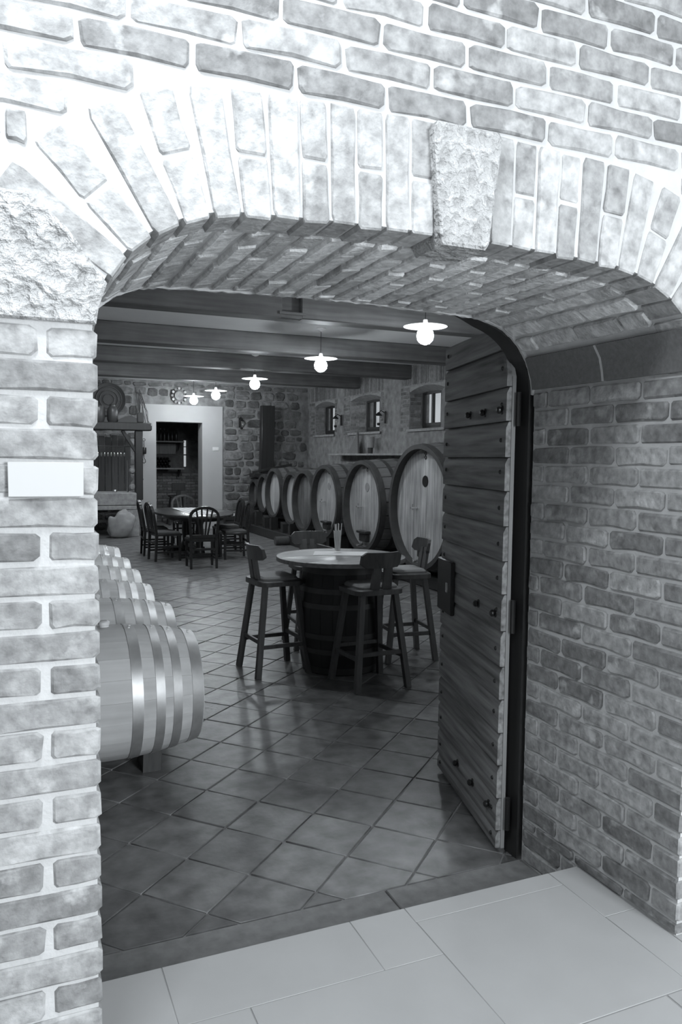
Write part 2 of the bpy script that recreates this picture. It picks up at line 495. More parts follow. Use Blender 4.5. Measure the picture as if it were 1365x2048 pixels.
sK0 = next(S1[i] for i in range(len(P1)) if P1[i][0] > 1.036)
sK1 = next(S1[i] for i in range(len(P1)) if P1[i][0] > 1.198)
def wedge(name, quad, y0, y1, material, parent, cham=.004, jit=.002):
    pts = []
    for i in range(4):
        a, b = quad[i], quad[(i+1) % 4]
        # round the corner slightly, add a midpoint
        for t in (.06, .5, .94):
            if t == .5 and math.hypot(b[0]-a[0], b[1]-a[1]) < .1: continue
            pts.append((a[0]+(b[0]-a[0])*t+U(-jit,jit), a[1]+(b[1]-a[1])*t+U(-jit,jit)))
    mb = MB(); mb.prism(pts, lambda u, v, d: (u, -d, v), -y1, -y0, cham)
    return link(name, recalc(mb.mesh(name, material)), parent)
RW = .287
def vq(s0, s1, r0, r1):
    def radial(s, r):
        p = at(P1, S1, s); n_ = nrm(P1, S1, s)
        return Vector((p[0]+n_[0]*r, p[1]+n_[1]*r))
    a, b, c_, d = radial(s0, r0), radial(s1, r0), radial(s1, r1), radial(s0, r1)
    w0 = s1-s0
    for (i, j) in ((0,1),(1,0)): pass
    def lim(p, q):
        m_ = (p+q)/2; l = (q-p).length; k = min(l, w0*1.16)/l; return m_+(p-m_)*k, m_+(q-m_)*k
    a, b = lim(a, b); d, c_ = lim(d, c_)
    return [tuple(a), tuple(b), tuple(c_), tuple(d)]
for (sa, sb) in ((sL, sK0-.004), (sK1+.004, sR)):
    n = round((sb-sa)/.0735); st = (sb-sa)/n
    for i in range(n):
        s0, s1 = sa+st*i+.005, sa+st*(i+1)-.005
        yf = YF + U(-.003,.003); dr = U(-.006,.004)
        if i % 2 == 0:
            wedge('brick', vq(s0, s1, dr, RW), yf, YM-.005, M_VOUSS, wf)
        else:
            sp = U(.138,.152)
            wedge('brick', vq(s0, s1, dr, sp-.005), yf, YM-.005, M_VOUSS, wf)
            wedge('brick', vq(s0, s1, sp+.005, RW), yf+U(-.002,.002), YM-.005, M_VOUSS, wf)
ks = wedge('keystone', [(1.044,2.258),(1.19,2.258),(1.229,2.566),(1.016,2.566)], YF-.028, YM-.005, M_HAMMER, wf, .006, .001)
tag(ks, 'hammered pale stone wedge at the crown of the arch')
# springer stones on the face
def springer(poly):
    mb = MB(); mb.prism(poly, lambda u, v, d: (u, -d, v), -(YM-.005), -(YF-.012), .006)
    return tag(link('springer_stone', recalc(mb.mesh('springer_stone', M_HAMMER)), wf), 'hammered pale stone block under the arch')
def pz(zv, right=False):
    Q = [p for p in P1 if (p[0] > 1.1) == right]
    return min(Q, key=lambda p: abs(p[1]-zv))[0]
springer([(-.26,ZS+.005),(XL-.002,ZS+.005),(pz(2.03),2.03),(pz(2.08),2.08),(.13,2.19),(.055,2.255),(-.26,2.255)])
springer([(2.44,ZS+.005),(2.44,2.255),(2.10,2.255),(2.03,2.19),(pz(2.08,True),2.08),(pz(2.03,True),2.03),(XR+.002,ZS+.005)])
# jamb bricks
for side, par, x, nx in ((0, wjl, XL, 1), (1, wjr, XR, -1)):
    for ri, (z0, z1) in enumerate(rows):
        if z0 >= ZS - .01: continue
        k = round((z0 - ZS)/.074); odd = k % 2
        zz0 = z0
        y = 1.935 if odd == 0 else YM + .005; first = True
        # corner brick occupies up to ~1.93; continue inwards
        ys = 2.060 if odd else 1.936; first = False; seq = []
        while ys < YB-.03:
            Lb = .25+U(-.014,.014)
            y2 = min(YB, ys+Lb)
            if YB-y2 < .05: y2 = YB
            seq.append((ys, y2)); ys = y2; first = False
        for (ya, yb) in seq:
            Lr = yb-ya-.012; big = Lr > .17
            piece('brick', F_S if big else F_H, par, (x + nx*U(-.002,.003), (ya+yb)/2, (z0+z1)/2+U(-.002,.002)), (0, nx, 0), (nx,0,0), (0,0,1), Lr/(.238 if big else .112), 1, (z1-z0-.0125)/.062)
    z = .15 - .0  # course below the upper floor level, beside the sill
    for zc0 in (.005, .078):
        for ya, yb in ((2.305,2.40),(2.40,YB)):
            piece('brick', F_S if yb-ya > .15 else F_H, par, (x, (ya+yb)/2, zc0+.036), (0,nx,0), (nx,0,0), (0,0,1), (yb-ya-.012)/(.238 if yb-ya > .15 else .112), 1, 1)
# impost stones lining the spring of the arch on the jambs (dark smooth stones)
def prof_y(y, io=-.006): 
    f_ = max(0, min(1, (YB-y)/(YB-YF))); return profile(f_, io, 24)
for right, par in ((False, wa), (True, wa)):
    for (ya, yb, mm, io) in ((YM-.122 if right else YM, 2.235, M_DARKSTONE, -.006), (2.235, 2.25, M_MORTAR, -.003), (2.25, YB, M_DARKSTONE, -.006)):
        mb = MB(); rings = []
        for y in (ya, (ya+yb)/2, yb):
            Q = prof_y(y, io); Q = [p for p in Q if (p[0] > 1.1) == right and p[1] < 2.135]
            Q = sorted(Q, key=lambda p: p[1])
            zs = [ZS+.008, 2.03, 2.075, 2.118]; R_ = []
            for zv in zs:
                q = min(Q, key=lambda p: abs(p[1]-zv)); R_.append((q[0], zv))
            sgn = 1 if right else -1
            R_ += [(R_[-1][0]+sgn*.06, 2.14), (R_[0][0]+sgn*.12, ZS+.008)]
            rings.append([len(mb.v)+i for i in range(len(R_))]); mb.v += [(p[0], y, p[1]) for p in R_]
        for A, B in zip(rings, rings[1:]):
            for i in range(len(A)): mb.face((A[i], A[(i+1) % len(A)], B[(i+1) % len(A)], B[i]))
        mb.face(rings[0][::-1]); mb.face(rings[-1])
        nm = 'impost_stone' if mm is M_DARKSTONE else 'mortar_joint'
        o_ = link(nm, recalc(mb.mesh(nm, mm)), par)
        if mm is M_DARKSTONE: tag(o_, 'dark smooth stone')
# soffit bricks: courses across the arch, laid along the depth
PS = {}
def soff(s_frac, y):
    key = round(y, 3)
    if key not in PS:
        f_ = max(0, min(1, (YB-y)/(YB-YF))); P = profile(f_, 0, 24); PS[key] = (P, arclen(P))
    P, S = PS[key]; return P, S
Pm = profile(.45, 0, 24); Sm = arclen(Pm); tot = Sm[-1]
s_lo = next(Sm[i] for i in range(len(Pm)) if Pm[i][1] > 2.135); s_hi = next(Sm[i] for i in range(len(Pm)-1,0,-1) if Pm[i][1] > 2.135)
nc = round((s_hi-s_lo)/.0745); st = (s_hi-s_lo)/nc
for i in range(nc):
    fr = (s_lo + st*(i+.5))/tot
    y = YM + U(-.004,.004); first = True; tilt = U(.04,.16) if fr < .5 else U(-.02,.07)
    off_c = U(-.004,.004)
    while y < YB-.03:
        Lb = (.125 if i % 2 else .25) if first else .25 + U(-.02,.02)
        y2 = min(YB, y+Lb)
        if YB-y2 < .05: y2 = YB
        ym = (y+y2)/2; P, S = soff(fr, ym); s = fr*S[-1]
        p = at(P, S, s); n_ = nrm(P, S, s, .03)
        # inward normal, course tangent
        nin = Vector((-n_[0], 0, -n_[1])); tan = Vector((n_[1], 0, -n_[0]))
        ca, sa_ = math.cos(tilt+U(-.03,.03)), math.sin(tilt)
        nin2 = nin*ca + tan*sa_; tan2 = tan*ca - nin*sa_
        # depth slope of the arch line
        Pf, Sf = soff(fr, y); Pb, Sb = soff(fr, y2); pf = at(Pf, Sf, fr*Sf[-1]); pb = at(Pb, Sb, fr*Sb[-1])
        ax = Vector((pb[0]-pf[0], y2-y, pb[1]-pf[1])).normalized()
        nin2 = (nin2 - ax*nin2.dot(ax)).normalized(); tan2 = nin2.cross(ax)
        L_ = y2-y-.011; big = L_ > .17
        c = Vector((p[0], ym, p[1])) + nin*(U(-.002,.005)+off_c)
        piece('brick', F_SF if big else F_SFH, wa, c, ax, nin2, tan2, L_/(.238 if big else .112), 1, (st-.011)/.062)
        y = y2; first = False
# mortar lip along the inner edge of the arch
mb = MB(); B0 = profile(0, -.004, 30); B1 = profile(0, .05, 30)
n = len(B0)
for y in (YB-.004, YB+.010):
    mb.v += [(p[0], y, p[1]+U(-.003,.003)) for p in B0]; mb.v += [(p[0], y, p[1]) for p in B1]
for i in range(n-1):
    mb.face((i, i+1, n+i+1, n+i)); mb.face((2*n+i, 3*n+i, 3*n+i+1, 2*n+i+1)); mb.face((i, 2*n+i, 2*n+i+1, i+1))
link('mortar_lip', recalc(mb.mesh('mortar_lip', M_MORTAR)), wa)

# blank card on the left pier
pl = MB().cbox(.004, .158, YF-.012, YF-.004, 1.611, 1.686, .001).build('plaque', M_CARD)
tag(pl, 'small blank white plaque fixed to the brick pier left of the arch', 'plaque')

# ================================================================== FLOORS
fl = struct(MB().box(X0W, X1W, -3.6, 1.83, -.1, .1485).box(XL-.02, XR+.02, 1.83, 2.298, -.1, .1485).build('floor', M_PALEJ))
xs = [-1.6,-.9,-.2,.412,.615,1.038,1.25,1.86,2.0]
slabs = [(XL,.412,2.03,2.30),(.412,1.038,2.03,2.30),(1.038,1.245,2.03,2.30),(XL,.612,1.62,2.03),(.612,1.245,1.62,2.03),
         (1.245,1.86,2.212,2.30),(1.245,1.86,1.62,2.212),(1.86,XR,1.995,2.30),(1.86,XR,1.62,1.995)]
for (a,b,c_,d) in slabs:
    MB().cbox(a+.0015, b-.0015, c_+.0015, d-.0015, .1, .15, .001).build('slab', M_PALE, fl)
for (a,b) in ((-2.6,-1.9),(-1.9,-1.2),(-1.2,-.45),(-.45,XL),(XR,2.6),(2.6,3.4),(3.4,4.2)):
    MB().cbox(a+.0015, b-.0015, 1.6215, 1.83, .1, .15, .001).build('slab', M_PALE, fl)
yy = 1.62; rown = 0
while yy > -3.4:
    h = (.62,.42,.7)[rown % 3]; xx = X0W + .1*rown
    while xx < X1W-.2:
        wv = random.choice((.4,.6,.85)); x2 = min(X1W, xx+wv)
        MB().cbox(xx+.002, x2-.002, yy-h+.002, yy-.002, .1, .15, .002).build('slab', M_PALE, fl); xx = x2
    yy -= h; rown += 1
# sill strip: two dark stones
sill = struct(MB().box(XL-.02, XR+.02, 2.30, 2.665, -.1, -.012).build('floor_threshold', M_GROUT))
for a, b in ((XL-.0,1.352),(1.358,XR+.0)):
    MB().cbox(a, b, 2.302, 2.662, -.05, .0, .004).build('sill_stone', M_SILL, sill)
# cellar floor with diagonal tiles
CX0, CX1, CY1, CZ = -.75, 6.97, 18.4, 3.46
fc = struct(MB().box(CX0-.2, CX1+.4, 2.662, CY1+.3, -.1, -.006).build('floor_cellar', M_GROUT))
TP = .305
def tile_mesh():
    mb = MB(); h = TP/2-.0045; mb.cbox(-h, h, -h, h, -.03, 0, .003); return mb.mesh('tile', M_TILE)
TM = tile_mesh()
R45 = Matrix.Rotation(math.radians(47), 4, 'Z')
org = Vector((1.544+.0, 3.168, 0))
cands = []
ux = Vector((math.cos(math.radians(-47)), math.sin(math.radians(-47)), 0)); uy = Vector((-ux.y, ux.x, 0))
for i in range(-60, 70):
    for j in range(-60, 70):
        c = org + ux*TP*(i+.5) + uy*TP*(j+.5)
        if CX0 < c.x < CX1 and 2.66+.0 < c.y < CY1:
            cands.append((c, i, j))
RT = Matrix(((ux.x,uy.x,0,0),(ux.y,uy.y,0,0),(0,0,1,0),(0,0,0,1)))
def inview(c):
    v = c - Vector((0,0,1.7)); zc = v.dot(fwd)
    if zc <= 0: return False
    px = 682.5 + FPX*v.dot(r2)/zc
    return 150 < px < 1100
full_in = lambda c: c.y-.215 > 2.664
near = sorted([t for t in cands if inview(t[0]) and full_in(t[0])], key=lambda t: t[0].y)[:300]
nearset = {(t[1], t[2]) for t in near}
for c, i, j in near:
    M = Matrix.Translation(c + Vector((0,0,U(-.0015,.0015)))) @ Matrix.Rotation(U(-.003,.003), 4, 'X') @ RT
    link('tile', TM, fc, M)
# the tiles cut by the sill line
def clip(poly, ymin):
    out = []
    for a, b in zip(poly, poly[1:]+poly[:1]):
        ia, ib = a[1] >= ymin, b[1] >= ymin
        if ia: out.append(a)
        if ia != ib:
            t = (ymin-a[1])/(b[1]-a[1]); out.append((a[0]+(b[0]-a[0])*t, ymin))
    return out
h = TP/2-.0045
for i in range(-20, 20):
    for j in range(-20, 20):
        c = org + ux*TP*(i+.5) + uy*TP*(j+.5)
        if 2.66-.215 < c.y <= 2.664+.215 and CX0 < c.x < 2.6 and (i,j) not in nearset:
            poly = [(c + ux*a + uy*b) for a, b in ((-h,-h),(h,-h),(h,h),(-h,h))]
            poly = clip([(p.x, p.y) for p in poly], 2.667)
            if len(poly) >= 3:
                mb = MB(); mb.prism(poly, lambda u, v, d: (u, v, d), -.03, 0, .002)
                link('tile', recalc(mb.mesh('tile', M_TILE)), fc)
rest = MB()
for c, i, j in cands:
    if (i,j) in nearset or not full_in(c): continue
    P = [c + ux*a + uy*b for a, b in ((-h,-h),(h,-h),(h,h),(-h,h))]
    b = len(rest.v); rest.v += [(p.x,p.y,0) for p in P]; rest.v += [(p.x,p.y,-.02) for p in P]
    rest.face((b,b+1,b+2,b+3))
    for k in range(4): rest.face((b+k, b+4+k, b+4+(k+1)%4, b+(k+1)%4))
ro = rest.build('far_tiles', M_TILE, fc); ro['kind'] = 'stuff'

# ================================================================== FRONT ROOM SHELL (behind the camera)
struct(MB().box(X0W-.2, X0W, -3.6, YF, -.1, 3.7).build('wall_left', M_FRONTW))
struct(MB().box(X1W, X1W+.2, -3.6, YF, -.1, 3.7).build('wall_right', M_FRONTW))
struct(MB().box(X0W-.2, X1W+.2, -3.8, -3.6, -.1, 3.7).build('wall_rear', M_FRONTW))
struct(MB().box(X0W-.2, X1W+.2, -3.8, YF+.05, 3.5, 3.7).build('ceiling', M_CEIL))

# ================================================================== CELLAR SHELL
ce = struct(MB().box(CX0-.3, CX1+.5, YB+.03, CY1+.4, CZ, CZ+.2).build('ceiling_cellar', M_CEIL))
for i, y in enumerate((3.0, 5.5, 8.0, 10.6, 12.95, 15.25)):
    mb = MB()
    if y == 8.0:   # this one has an old mortise cut into its near face
        mb.cbox(CX0, 2.74, y, y+.25, 3.2, CZ, .012); mb.cbox(2.955, CX1+.05, y, y+.25, 3.2, CZ, .012)
        mb.box(2.73, 2.965, y+.09, y+.25, 3.2, CZ); mb.box(2.73, 2.965, y+.004, y+.12, 3.204, 3.25)
        mb.box(2.70, 3.0, y-.018, y+.02, 3.235, 3.262)
    else: mb.cbox(CX0, CX1+.05, y, y+.25, 3.2+U(-.01,.01), CZ, .014)
    mb.build('beam', M_BEAM, ce)
struct(MB().box(CX0-.3, CX0, YB, CY1+.3, -.1, CZ).build('wall_cellar_left', M_RMORTAR))

# --- back wall with doorway
DX0, DX1, DZ = 3.22, 4.30, 2.52
wb_mb = MB()
wb_mb.box(CX0, DX0-.01, CY1, CY1+.42, -.05, CZ).box(DX1+.01, CX1+.4, CY1, CY1+.42, -.05, CZ).box(DX0-.01, DX1+.01, CY1, CY1+.42, DZ+.01, CZ)
wb = struct(wb_mb.build('wall_back', M_RMORTAR))
def rubble(parent, u0, u1, v0, v1, fn, holes, hmin=.15, hmax=.26, wmin=.18, wmax=.5, depth=.05, bricks=None):
    v = v0
    while v < v1-.05:
        hh = min(U(hmin, hmax), v1-v)
        if v1-(v+hh) < .08: hh = v1-v
        u = u0 + U(-.1,.05)
        while u < u1:
            ww = U(wmin, wmax)*(.7+hh*1.6)
            uc, vc = u+ww/2, v+hh/2
            ok = u0-.02 < u and u+ww < u1+.04
            for (a,b,c_,d) in holes:
                if u+ww > a and u < b and v+hh > c_ and v < d: ok = False
            if ok:
                if U(0,1) < .16 and hh > .2:
                    for q in (0,1): fn(parent, uc, v+hh*(.25+.5*q), ww-.02, hh/2-.018, depth)
                else: fn(parent, uc+U(-.006,.006), vc+U(-.012,.012), ww-.018, hh-.016+U(-.02,.01), depth)
                u += ww
            else: u += .06
        v += hh
def on_back(par, u, v, ww, hh, d):
    a = U(-.05,.05); ax = Vector((math.cos(a),0,math.sin(a))); az = Vector((-math.sin(a),0,math.cos(a)))
    if random.random() < .5: ax = -ax; az = -az
    piece('stone', F_ST, par, (u, CY1-.012+U(-.008,.006), v), ax, (0,-1,0), az, ww, .05, hh)
rubble(wb, 1.75, CX1-.02, .02, CZ-.02, on_back, [(2.84,4.81,-1,2.93)])
# white plaster door surround, with deep reveals
sur = MB()
sur.box(2.865, DX0, CY1-.035, CY1+.40, 0, 2.915).box(DX1, 4.792, CY1-.035, CY1+.40, 0, 2.915).box(DX0, DX1, CY1-.035, CY1+.40, DZ, 2.915)
so = struct(sur.build('trim_1', M_SURR)); so['label'] = 'wide white plaster surround of the doorway in the back wall'
sw = thing('switch_plate', 'small white switch plate on the plaster door surround', 'switch', (4.62, CY1-.036, 1.905))
MB().cbox(-.075,.075,-.01,0,-.045,.045,.003).build('plate', M_ENAMEL, sw)
for k in (-1,0,1): MB().cbox(k*.045-.018,k*.045+.018,-.016,-.008,-.028,.028,.002).build('rocker', M_ENAMEL, sw)

# --- right wall with three windows in deep niches
WF = [(12.23, 12.96), (14.74, 15.42), (17.14, 17.80)]           # frames, deep in the wall
WN = [(11.72, 13.0), (14.22, 15.74), (16.62, 17.86)]            # splayed openings at the wall face
WZ0, WZ1, XF = 2.26, 3.06, CX1+.25
XW = CX1; XO = XW+.40
mb = MB(); ys = 2.6
for (a, b) in WN + [(CY1+.2, None)]:
    mb.box(XW, XO, ys, a, -.05, CZ)
    if b: mb.box(XW, XO, a, b, -.05, WZ0).box(XW, XO, a, b, WZ1, CZ); ys = b
for (a, b), (c_, d) in zip(WN, WF):
    mb.prism([(XW+.001,a),(XF-.02,c_),(XO,c_),(XO,a)], lambda u, v, d_: (u, v, d_), WZ0-.01, WZ1+.01)
    mb.prism([(XW+.001,b),(XO,b),(XO,d),(XF-.02,d)], lambda u, v, d_: (u, v, d_), WZ0-.01, WZ1+.01)
wr = struct(link('wall_cellar_right', recalc(mb.mesh('wall_cellar_right', M_RMORTAR))))
def on_right(par, u, v, ww, hh, d):
    a = U(-.05,.05); ax = Vector((0,math.cos(a),math.sin(a))); az = Vector((0,-math.sin(a),math.cos(a)))
    if random.random() < .5: ax = -ax; az = -az
    piece('stone', F_ST, par, (XW+.012+U(-.006,.008), u, v), ax, (-1,0,0), az, ww, .05, hh)
holes = [(a-.10, b+.34, WZ0-.09, CZ) for a, b in WN]
rubble(wr, 9.3, CY1-.02, 1.0, CZ-.02, on_right, holes, .13, .24, .16, .42)
for (a, b), (c_, d) in zip(WN, WF):
    z = WZ0-.02; q = 0
    while z < WZ1-.02:
        for (e, s_) in ((a, -1), (b, 1)):
            y = e + s_*.008; cnt = 0; lim = .12 if s_ < 0 else .34
            while abs(y-e) < lim-.05:
                Lb = (.12 if q % 2 else .25) if cnt == 0 else .25
                Lb = min(Lb, lim+.02-abs(y-e))
                if Lb < .06: break
                piece('brick', F_CB, wr, (XW-.006+U(-.004,.006), y+s_*Lb/2, z+.034), (0,-1,0), (-1,0,0), (0,0,1), (Lb-.014)/.238, 1, .97)
                y += s_*Lb; cnt += 1
        z += .075; q += 1
    y = a-.10
    while y < b+.30:
        piece('brick', F_CB, wr, (XW-.006+U(-.004,.006), y+.037, WZ1+.20), (0,0,1), (-1,0,0), (0,1,0), 1.45, 1, .97)
        y += .075
    # bricks of the far reveal
    rv = Vector((XF-.02-XW, d-b, 0)); Lr = rv.length; rv.normalize(); rn = Vector((rv.y, -rv.x, 0))
    z = WZ0+.01; q = 0
    while z < WZ1-.05:
        x = .012
        for Lb in ((Lr*.62,Lr*.33) if q % 2 else (Lr*.33,Lr*.62)):
            c3 = Vector((XW, b, z+.034)) + rv*(x+Lb/2) + rn*.008
            piece('brick', F_CB, wr, c3, rv, rn, (0,0,1), (Lb-.012)/.238, .5, .97); x += Lb
        z += .075; q += 1
    mb = MB(); mb.prism([(XW-.04,a-.05),(XF,c_),(XF,d),(XW-.04,b+.05)], lambda u, v, d_: (u, v, d_), WZ0-.035, WZ0+.012)
    link('sill_slab', recalc(mb.mesh('sill_slab', M_HSTONE)), wr)
    # sloping plastered head of the niche
    mb = MB(); n = 10
    for i in range(n+1):
        t = i/n; y0 = a+(b-a)*t; y1 = c_+(d-c_)*t; zz = WZ1-.10+.09*(1-(2*t-1)**2)
        mb.v += [(XW+.002,y0,zz),(XF,y1,2.95+.02*(1-(2*t-1)**2)),(XW+.002,y0,WZ1+.02),(XF,y1,WZ1+.02)]
    for i in range(n):
        p_ = 4*i; mb.face((p_,p_+4,p_+5,p_+1)); mb.face((p_,p_+2,p_+6,p_+4)); mb.face((p_+1,p_+5,p_+7,p_+3))
    link('niche_head', recalc(mb.mesh('niche_head', M_HSTONE)), wr)
for k, (a, b) in enumerate(WF):
    wo = bpy.data.objects.new('window_%d' % (k+1), None); C.objects.link(wo); struct(wo)
    wo.location = (XF+.03, (a+b)/2, WZ0+.07)
    hw = (b-a)/2; H = .62
    fr = MB(); f_ = .06
    fr.cbox(-.03,.03,-hw,-hw+f_,0,H+.06,.004).cbox(-.03,.03,hw-f_,hw,0,H+.06,.004).cbox(-.03,.03,-hw+f_,hw-f_,0,f_,.004).cbox(-.03,.03,-hw+f_,hw-f_,H-.03,H+.06,.004)
    fr.build('window_frame', M_WFRAME, wo)
    MB().cbox(-.028,.022,-.03,.03,f_,H-.03,.003).build('mullion', M_WFRAME, wo)
    MB().box(-.02,.06,-hw,hw,-.08,.0).build('bottom_rail', M_WFRAME, wo)
    for s_ in (-1,1):
        y0, y1 = (s_*.03, s_*(hw-f_)); y0, y1 = min(y0,y1), max(y0,y1)
        MB().box(-.004,.004,y0,y1,f_,H-.03).build('pane', M_WPANE, wo)
        MB().cbox(-.02,.012,y0,y0+.014,f_,H-.03,.002).cbox(-.02,.012,y1-.014,y1,f_,H-.03,.002).build('sash', M_WFRAME, wo)

# --- storeroom beyond the doorway
YS = 20.75
struct(MB().box(2.3, 2.5, CY1+.42, YS, 0, 3.0).build('wall_store_left', M_ROCKD))
struct(MB().box(5.4, 5.6, CY1+.42, YS, 0, 3.0).build('wall_store_right', M_ROCKD))
wsb = struct(MB().box(2.3, 4.36, YS, YS+.2, 0, 3.0).box(4.46, 5.6, YS, YS+.2, 0, 3.0).box(4.36, 4.46, YS, YS+.2, 0, 1.45).box(4.36, 4.46, YS, YS+.2, 2.15, 3.0).build('wall_store_back', M_ROCKD))
struct(MB().box(2.3, 5.6, CY1+.42, YS+.2, 2.85, 3.0).build('ceiling_store', M_ROCKD))
struct(MB().box(2.3, 5.6, CY1+.25, YS+.2, -.1, -.002).build('floor_store', M_SILL))
for r_ in range(17):
    x = 2.55 + (.12 if r_ % 2 else 0)
    while x < 5.3:
        piece('brick', F_CB, wsb, (x+.12, YS-.01, .04+r_*.075), (1,0,0), (0,-1,0), (0,0,1), .97, 1, .97); x += .25
w4 = bpy.data.objects.new('window_4', None); C.objects.link(w4); struct(w4); w4.location = (4.41, YS+.1, 1.45)
MB().box(-.05,.05,-.004,.004,0,.7).build('pane', M_WPANE, w4)
MB().cbox(-.05,.05,-.02,.01,.30,.33,.002).cbox(-.05,.05,-.02,.01,.52,.54,.002).build('glazing_bar', M_WFRAME, w4)
shm = MB().cbox(-1.3,1.3,-.16,.16,-.03,0,.004).mesh('board', M_BOARD)
def shelf(z, lab):
    t = thing('wall_shelf', lab, 'shelf', (3.75, YS-.36, z))
    MB().cbox(-.72,.52,-.15,.15,-.035,0,.004).build('board', M_BOARD, t)
    for x in (-.6,.42): MB().bar((x,.13,-.2),(x,-.1,-.035),.03).bar((x,.14,-.24),(x,.14,-.035),.03).build('bracket', M_IRON, t)
shelf(2.115, 'upper shelf with standing bottles in the dark storeroom')
shelf(1.42, 'lower shelf with stacked bottles in the dark storeroom')
bprof = [(.0,0),(.036,0),(.037,.01),(.037,.19),(.033,.215),(.016,.245),(.0135,.26),(.0135,.30),(.016,.302),(.016,.315),(0,.315)]
bm = MB().lathe(bprof, 12).mesh('wine_bottle', M_BOTTLE)
for i in range(11):
    o = link('wine_bottle', bm, None, Matrix.Translation((3.10+i*.098, YS-.38+U(-.03,.03), 2.115)))
    tag(o, 'dark wine bottle standing on the upper storeroom shelf', 'bottle', 'bottles on the upper storeroom shelf')
for lay in range(4):
    for i in range(11-lay % 2):
        o = link('wine_bottle', bm, None, Matrix.Translation((3.10+(i+.5*(lay%2))*.08, YS-.22, 1.46+lay*.069)) @ Matrix.Rotation(math.pi/2, 4, 'X'))
        tag(o, 'dark wine bottle lying in the stack on the lower storeroom shelf', 'bottle', 'bottles stacked on the lower storeroom shelf')
o = thing('serving_dish', 'pale oval dish above the bottles in the storeroom', 'dish', (3.42, YS-.05, 2.52))
MB().lathe([(0,0),(.12,.0),(.17,.035),(.165,.04),(.11,.01),(0,.01)], 20).build('bowl', M_BOARD, o); o.rotation_euler = (1.35,0,0)
o = thing('cloth_banner', 'grey plain panel on the storeroom wall between the two shelves', 'panel', (3.72, YS-.03, 1.8))
MB().cbox(-.6,.42,-.02,0,-.02,.26,.004).build('panel', M_BOARD, o)

# ================================================================== DOOR LEAF
HP = Vector((1.940, 2.722, 0)); FP = Vector((2.172, 3.612, 0))
ld = (FP-HP).normalized(); ln = Vector((-ld.y, ld.x, 0))    # ln: visible face normal (towards -x)
WL = (FP-HP).length
dr = bpy.data.objects.new('door_1', None); C.objects.link(dr); struct(dr)
dr['label'] = 'open arched plank door leaf with iron nails and lock'
dr.location = HP
MR = Matrix(((ld.x, ln.x, 0, 0),(ld.y, ln.y, 0, 0),(0,0,1,0),(0,0,0,1)))
dr.rotation_euler = MR.to_euler()
def ztop(s):
    pts = [(-.02,1.98),(0,2.06),(.05,2.16),(.10,2.215),(.164,2.252),(.25,2.272),(.365,2.283),(.6,2.288),(1.0,2.292)]
    for (a, za), (b, zb) in zip(pts, pts[1:]):
        if s <= b: return za+(zb-za)*(s-a)/(b-a)
    return 2.292
zb = [.032,.11,.253,.397,.539,.684,.826,.98,1.137,1.278,1.426,1.574,1.716,1.867,2.01,2.171,2.292]
for i in range(len(zb)-1):
    z0, z1 = zb[i], zb[i+1]; mb = MB(); st = []
    for k in range(15):
        s = WL*k/14; t_ = min(z1, ztop(s))
        if t_ > z0+.012: st.append((s, t_))
    if len(st) < 2: continue
    if st[0][0] > 0: st.insert(0, (st[0][0]-WL/14*.7, z0+.012))
    rings = []
    for s, t_ in st:
        tt = .022
        cut = t_ >= z1-1e-6
        prof = [(0, z0+.001),(tt, z0+.001),(tt+.001, z0+.005),(tt, max(t_-(.028 if cut else .004), z0+.0065)),(.010 if cut else .020, t_-.003),(0, t_-.002)]
        rings.append([len(mb.v)+q for q in range(6)]); mb.v += [(s, y, z) for y, z in prof]
    for A, B in zip(rings, rings[1:]):
        for q in range(6): mb.face((A[q], A[(q+1)%6], B[(q+1)%6], B[q]))
    mb.face(rings[0][::-1]); mb.face(rings[-1])
    link('board', recalc(mb.mesh('board', M_DOORW)), dr)
# backing frame behind the boards with a pale edge
mb = MB(); st = [(WL*k/16, ztop(WL*k/16)-.004) for k in range(17)]; st[0] = (-.004, 2.05)
rings = []
for s, t_ in st:
    rings.append([len(mb.v)+q for q in range(4)]); mb.v += [(s,-.016,.032),(s,0,.032),(s,0,t_),(s,-.016,t_)]
for A, B in zip(rings, rings[1:]):
    for q in range(4): mb.face((A[q], A[(q+1)%4], B[(q+1)%4], B[q]))
mb.face(rings[0][::-1]); mb.face(rings[-1])
link('backing_panel', recalc(mb.mesh('backing_panel', M_DOOREDGE)), dr)
nail = MB().lathe([(0,.008),(.006,.007),(.0095,.003),(.010,0)], 8, 'y').mesh('nail', M_NAIL)
for i in range(len(zb)-1):
    zc = (zb[i]+zb[i+1])/2
    for s in (.055, WL-.055):
        if ztop(s) > zc+.03: link('nail', nail, dr, Matrix.Translation((s, .022, zc+U(-.01,.01))))
stud = MB().lathe([(0,.026),(.008,.026),(.015,.02),(.015,.012),(.010,.008),(.019,.004),(.020,0)], 10, 'y').mesh('stud', M_NAIL)
for zc, ss in ((1.915,(.05,.265,.475)),(1.045,(.07,.295)),(.19,(.088,.317,.553))):
    for s in ss: link('stud', stud, dr, Matrix.Translation((s, .022, zc)))
lk = MB().cbox(.665, .915, .022, .044, .91, 1.185, .005).build('lock_case', M_IRON, dr)
tag(lk, 'black iron lock case')
MB().cbox(.73,.755,.043,.047,1.02,1.07,.001).build('keyhole_plate', M_CHROME, lk)
for zc in (.19, 1.045, 1.915):
    MB().cbox(-.02,.02,-.028,-.016,zc-.06,zc+.06,.002).tube([(-.018,-.022,zc-.07),(-.018,-.022,zc+.07)],.011,8).build('hinge', M_IRON, dr)
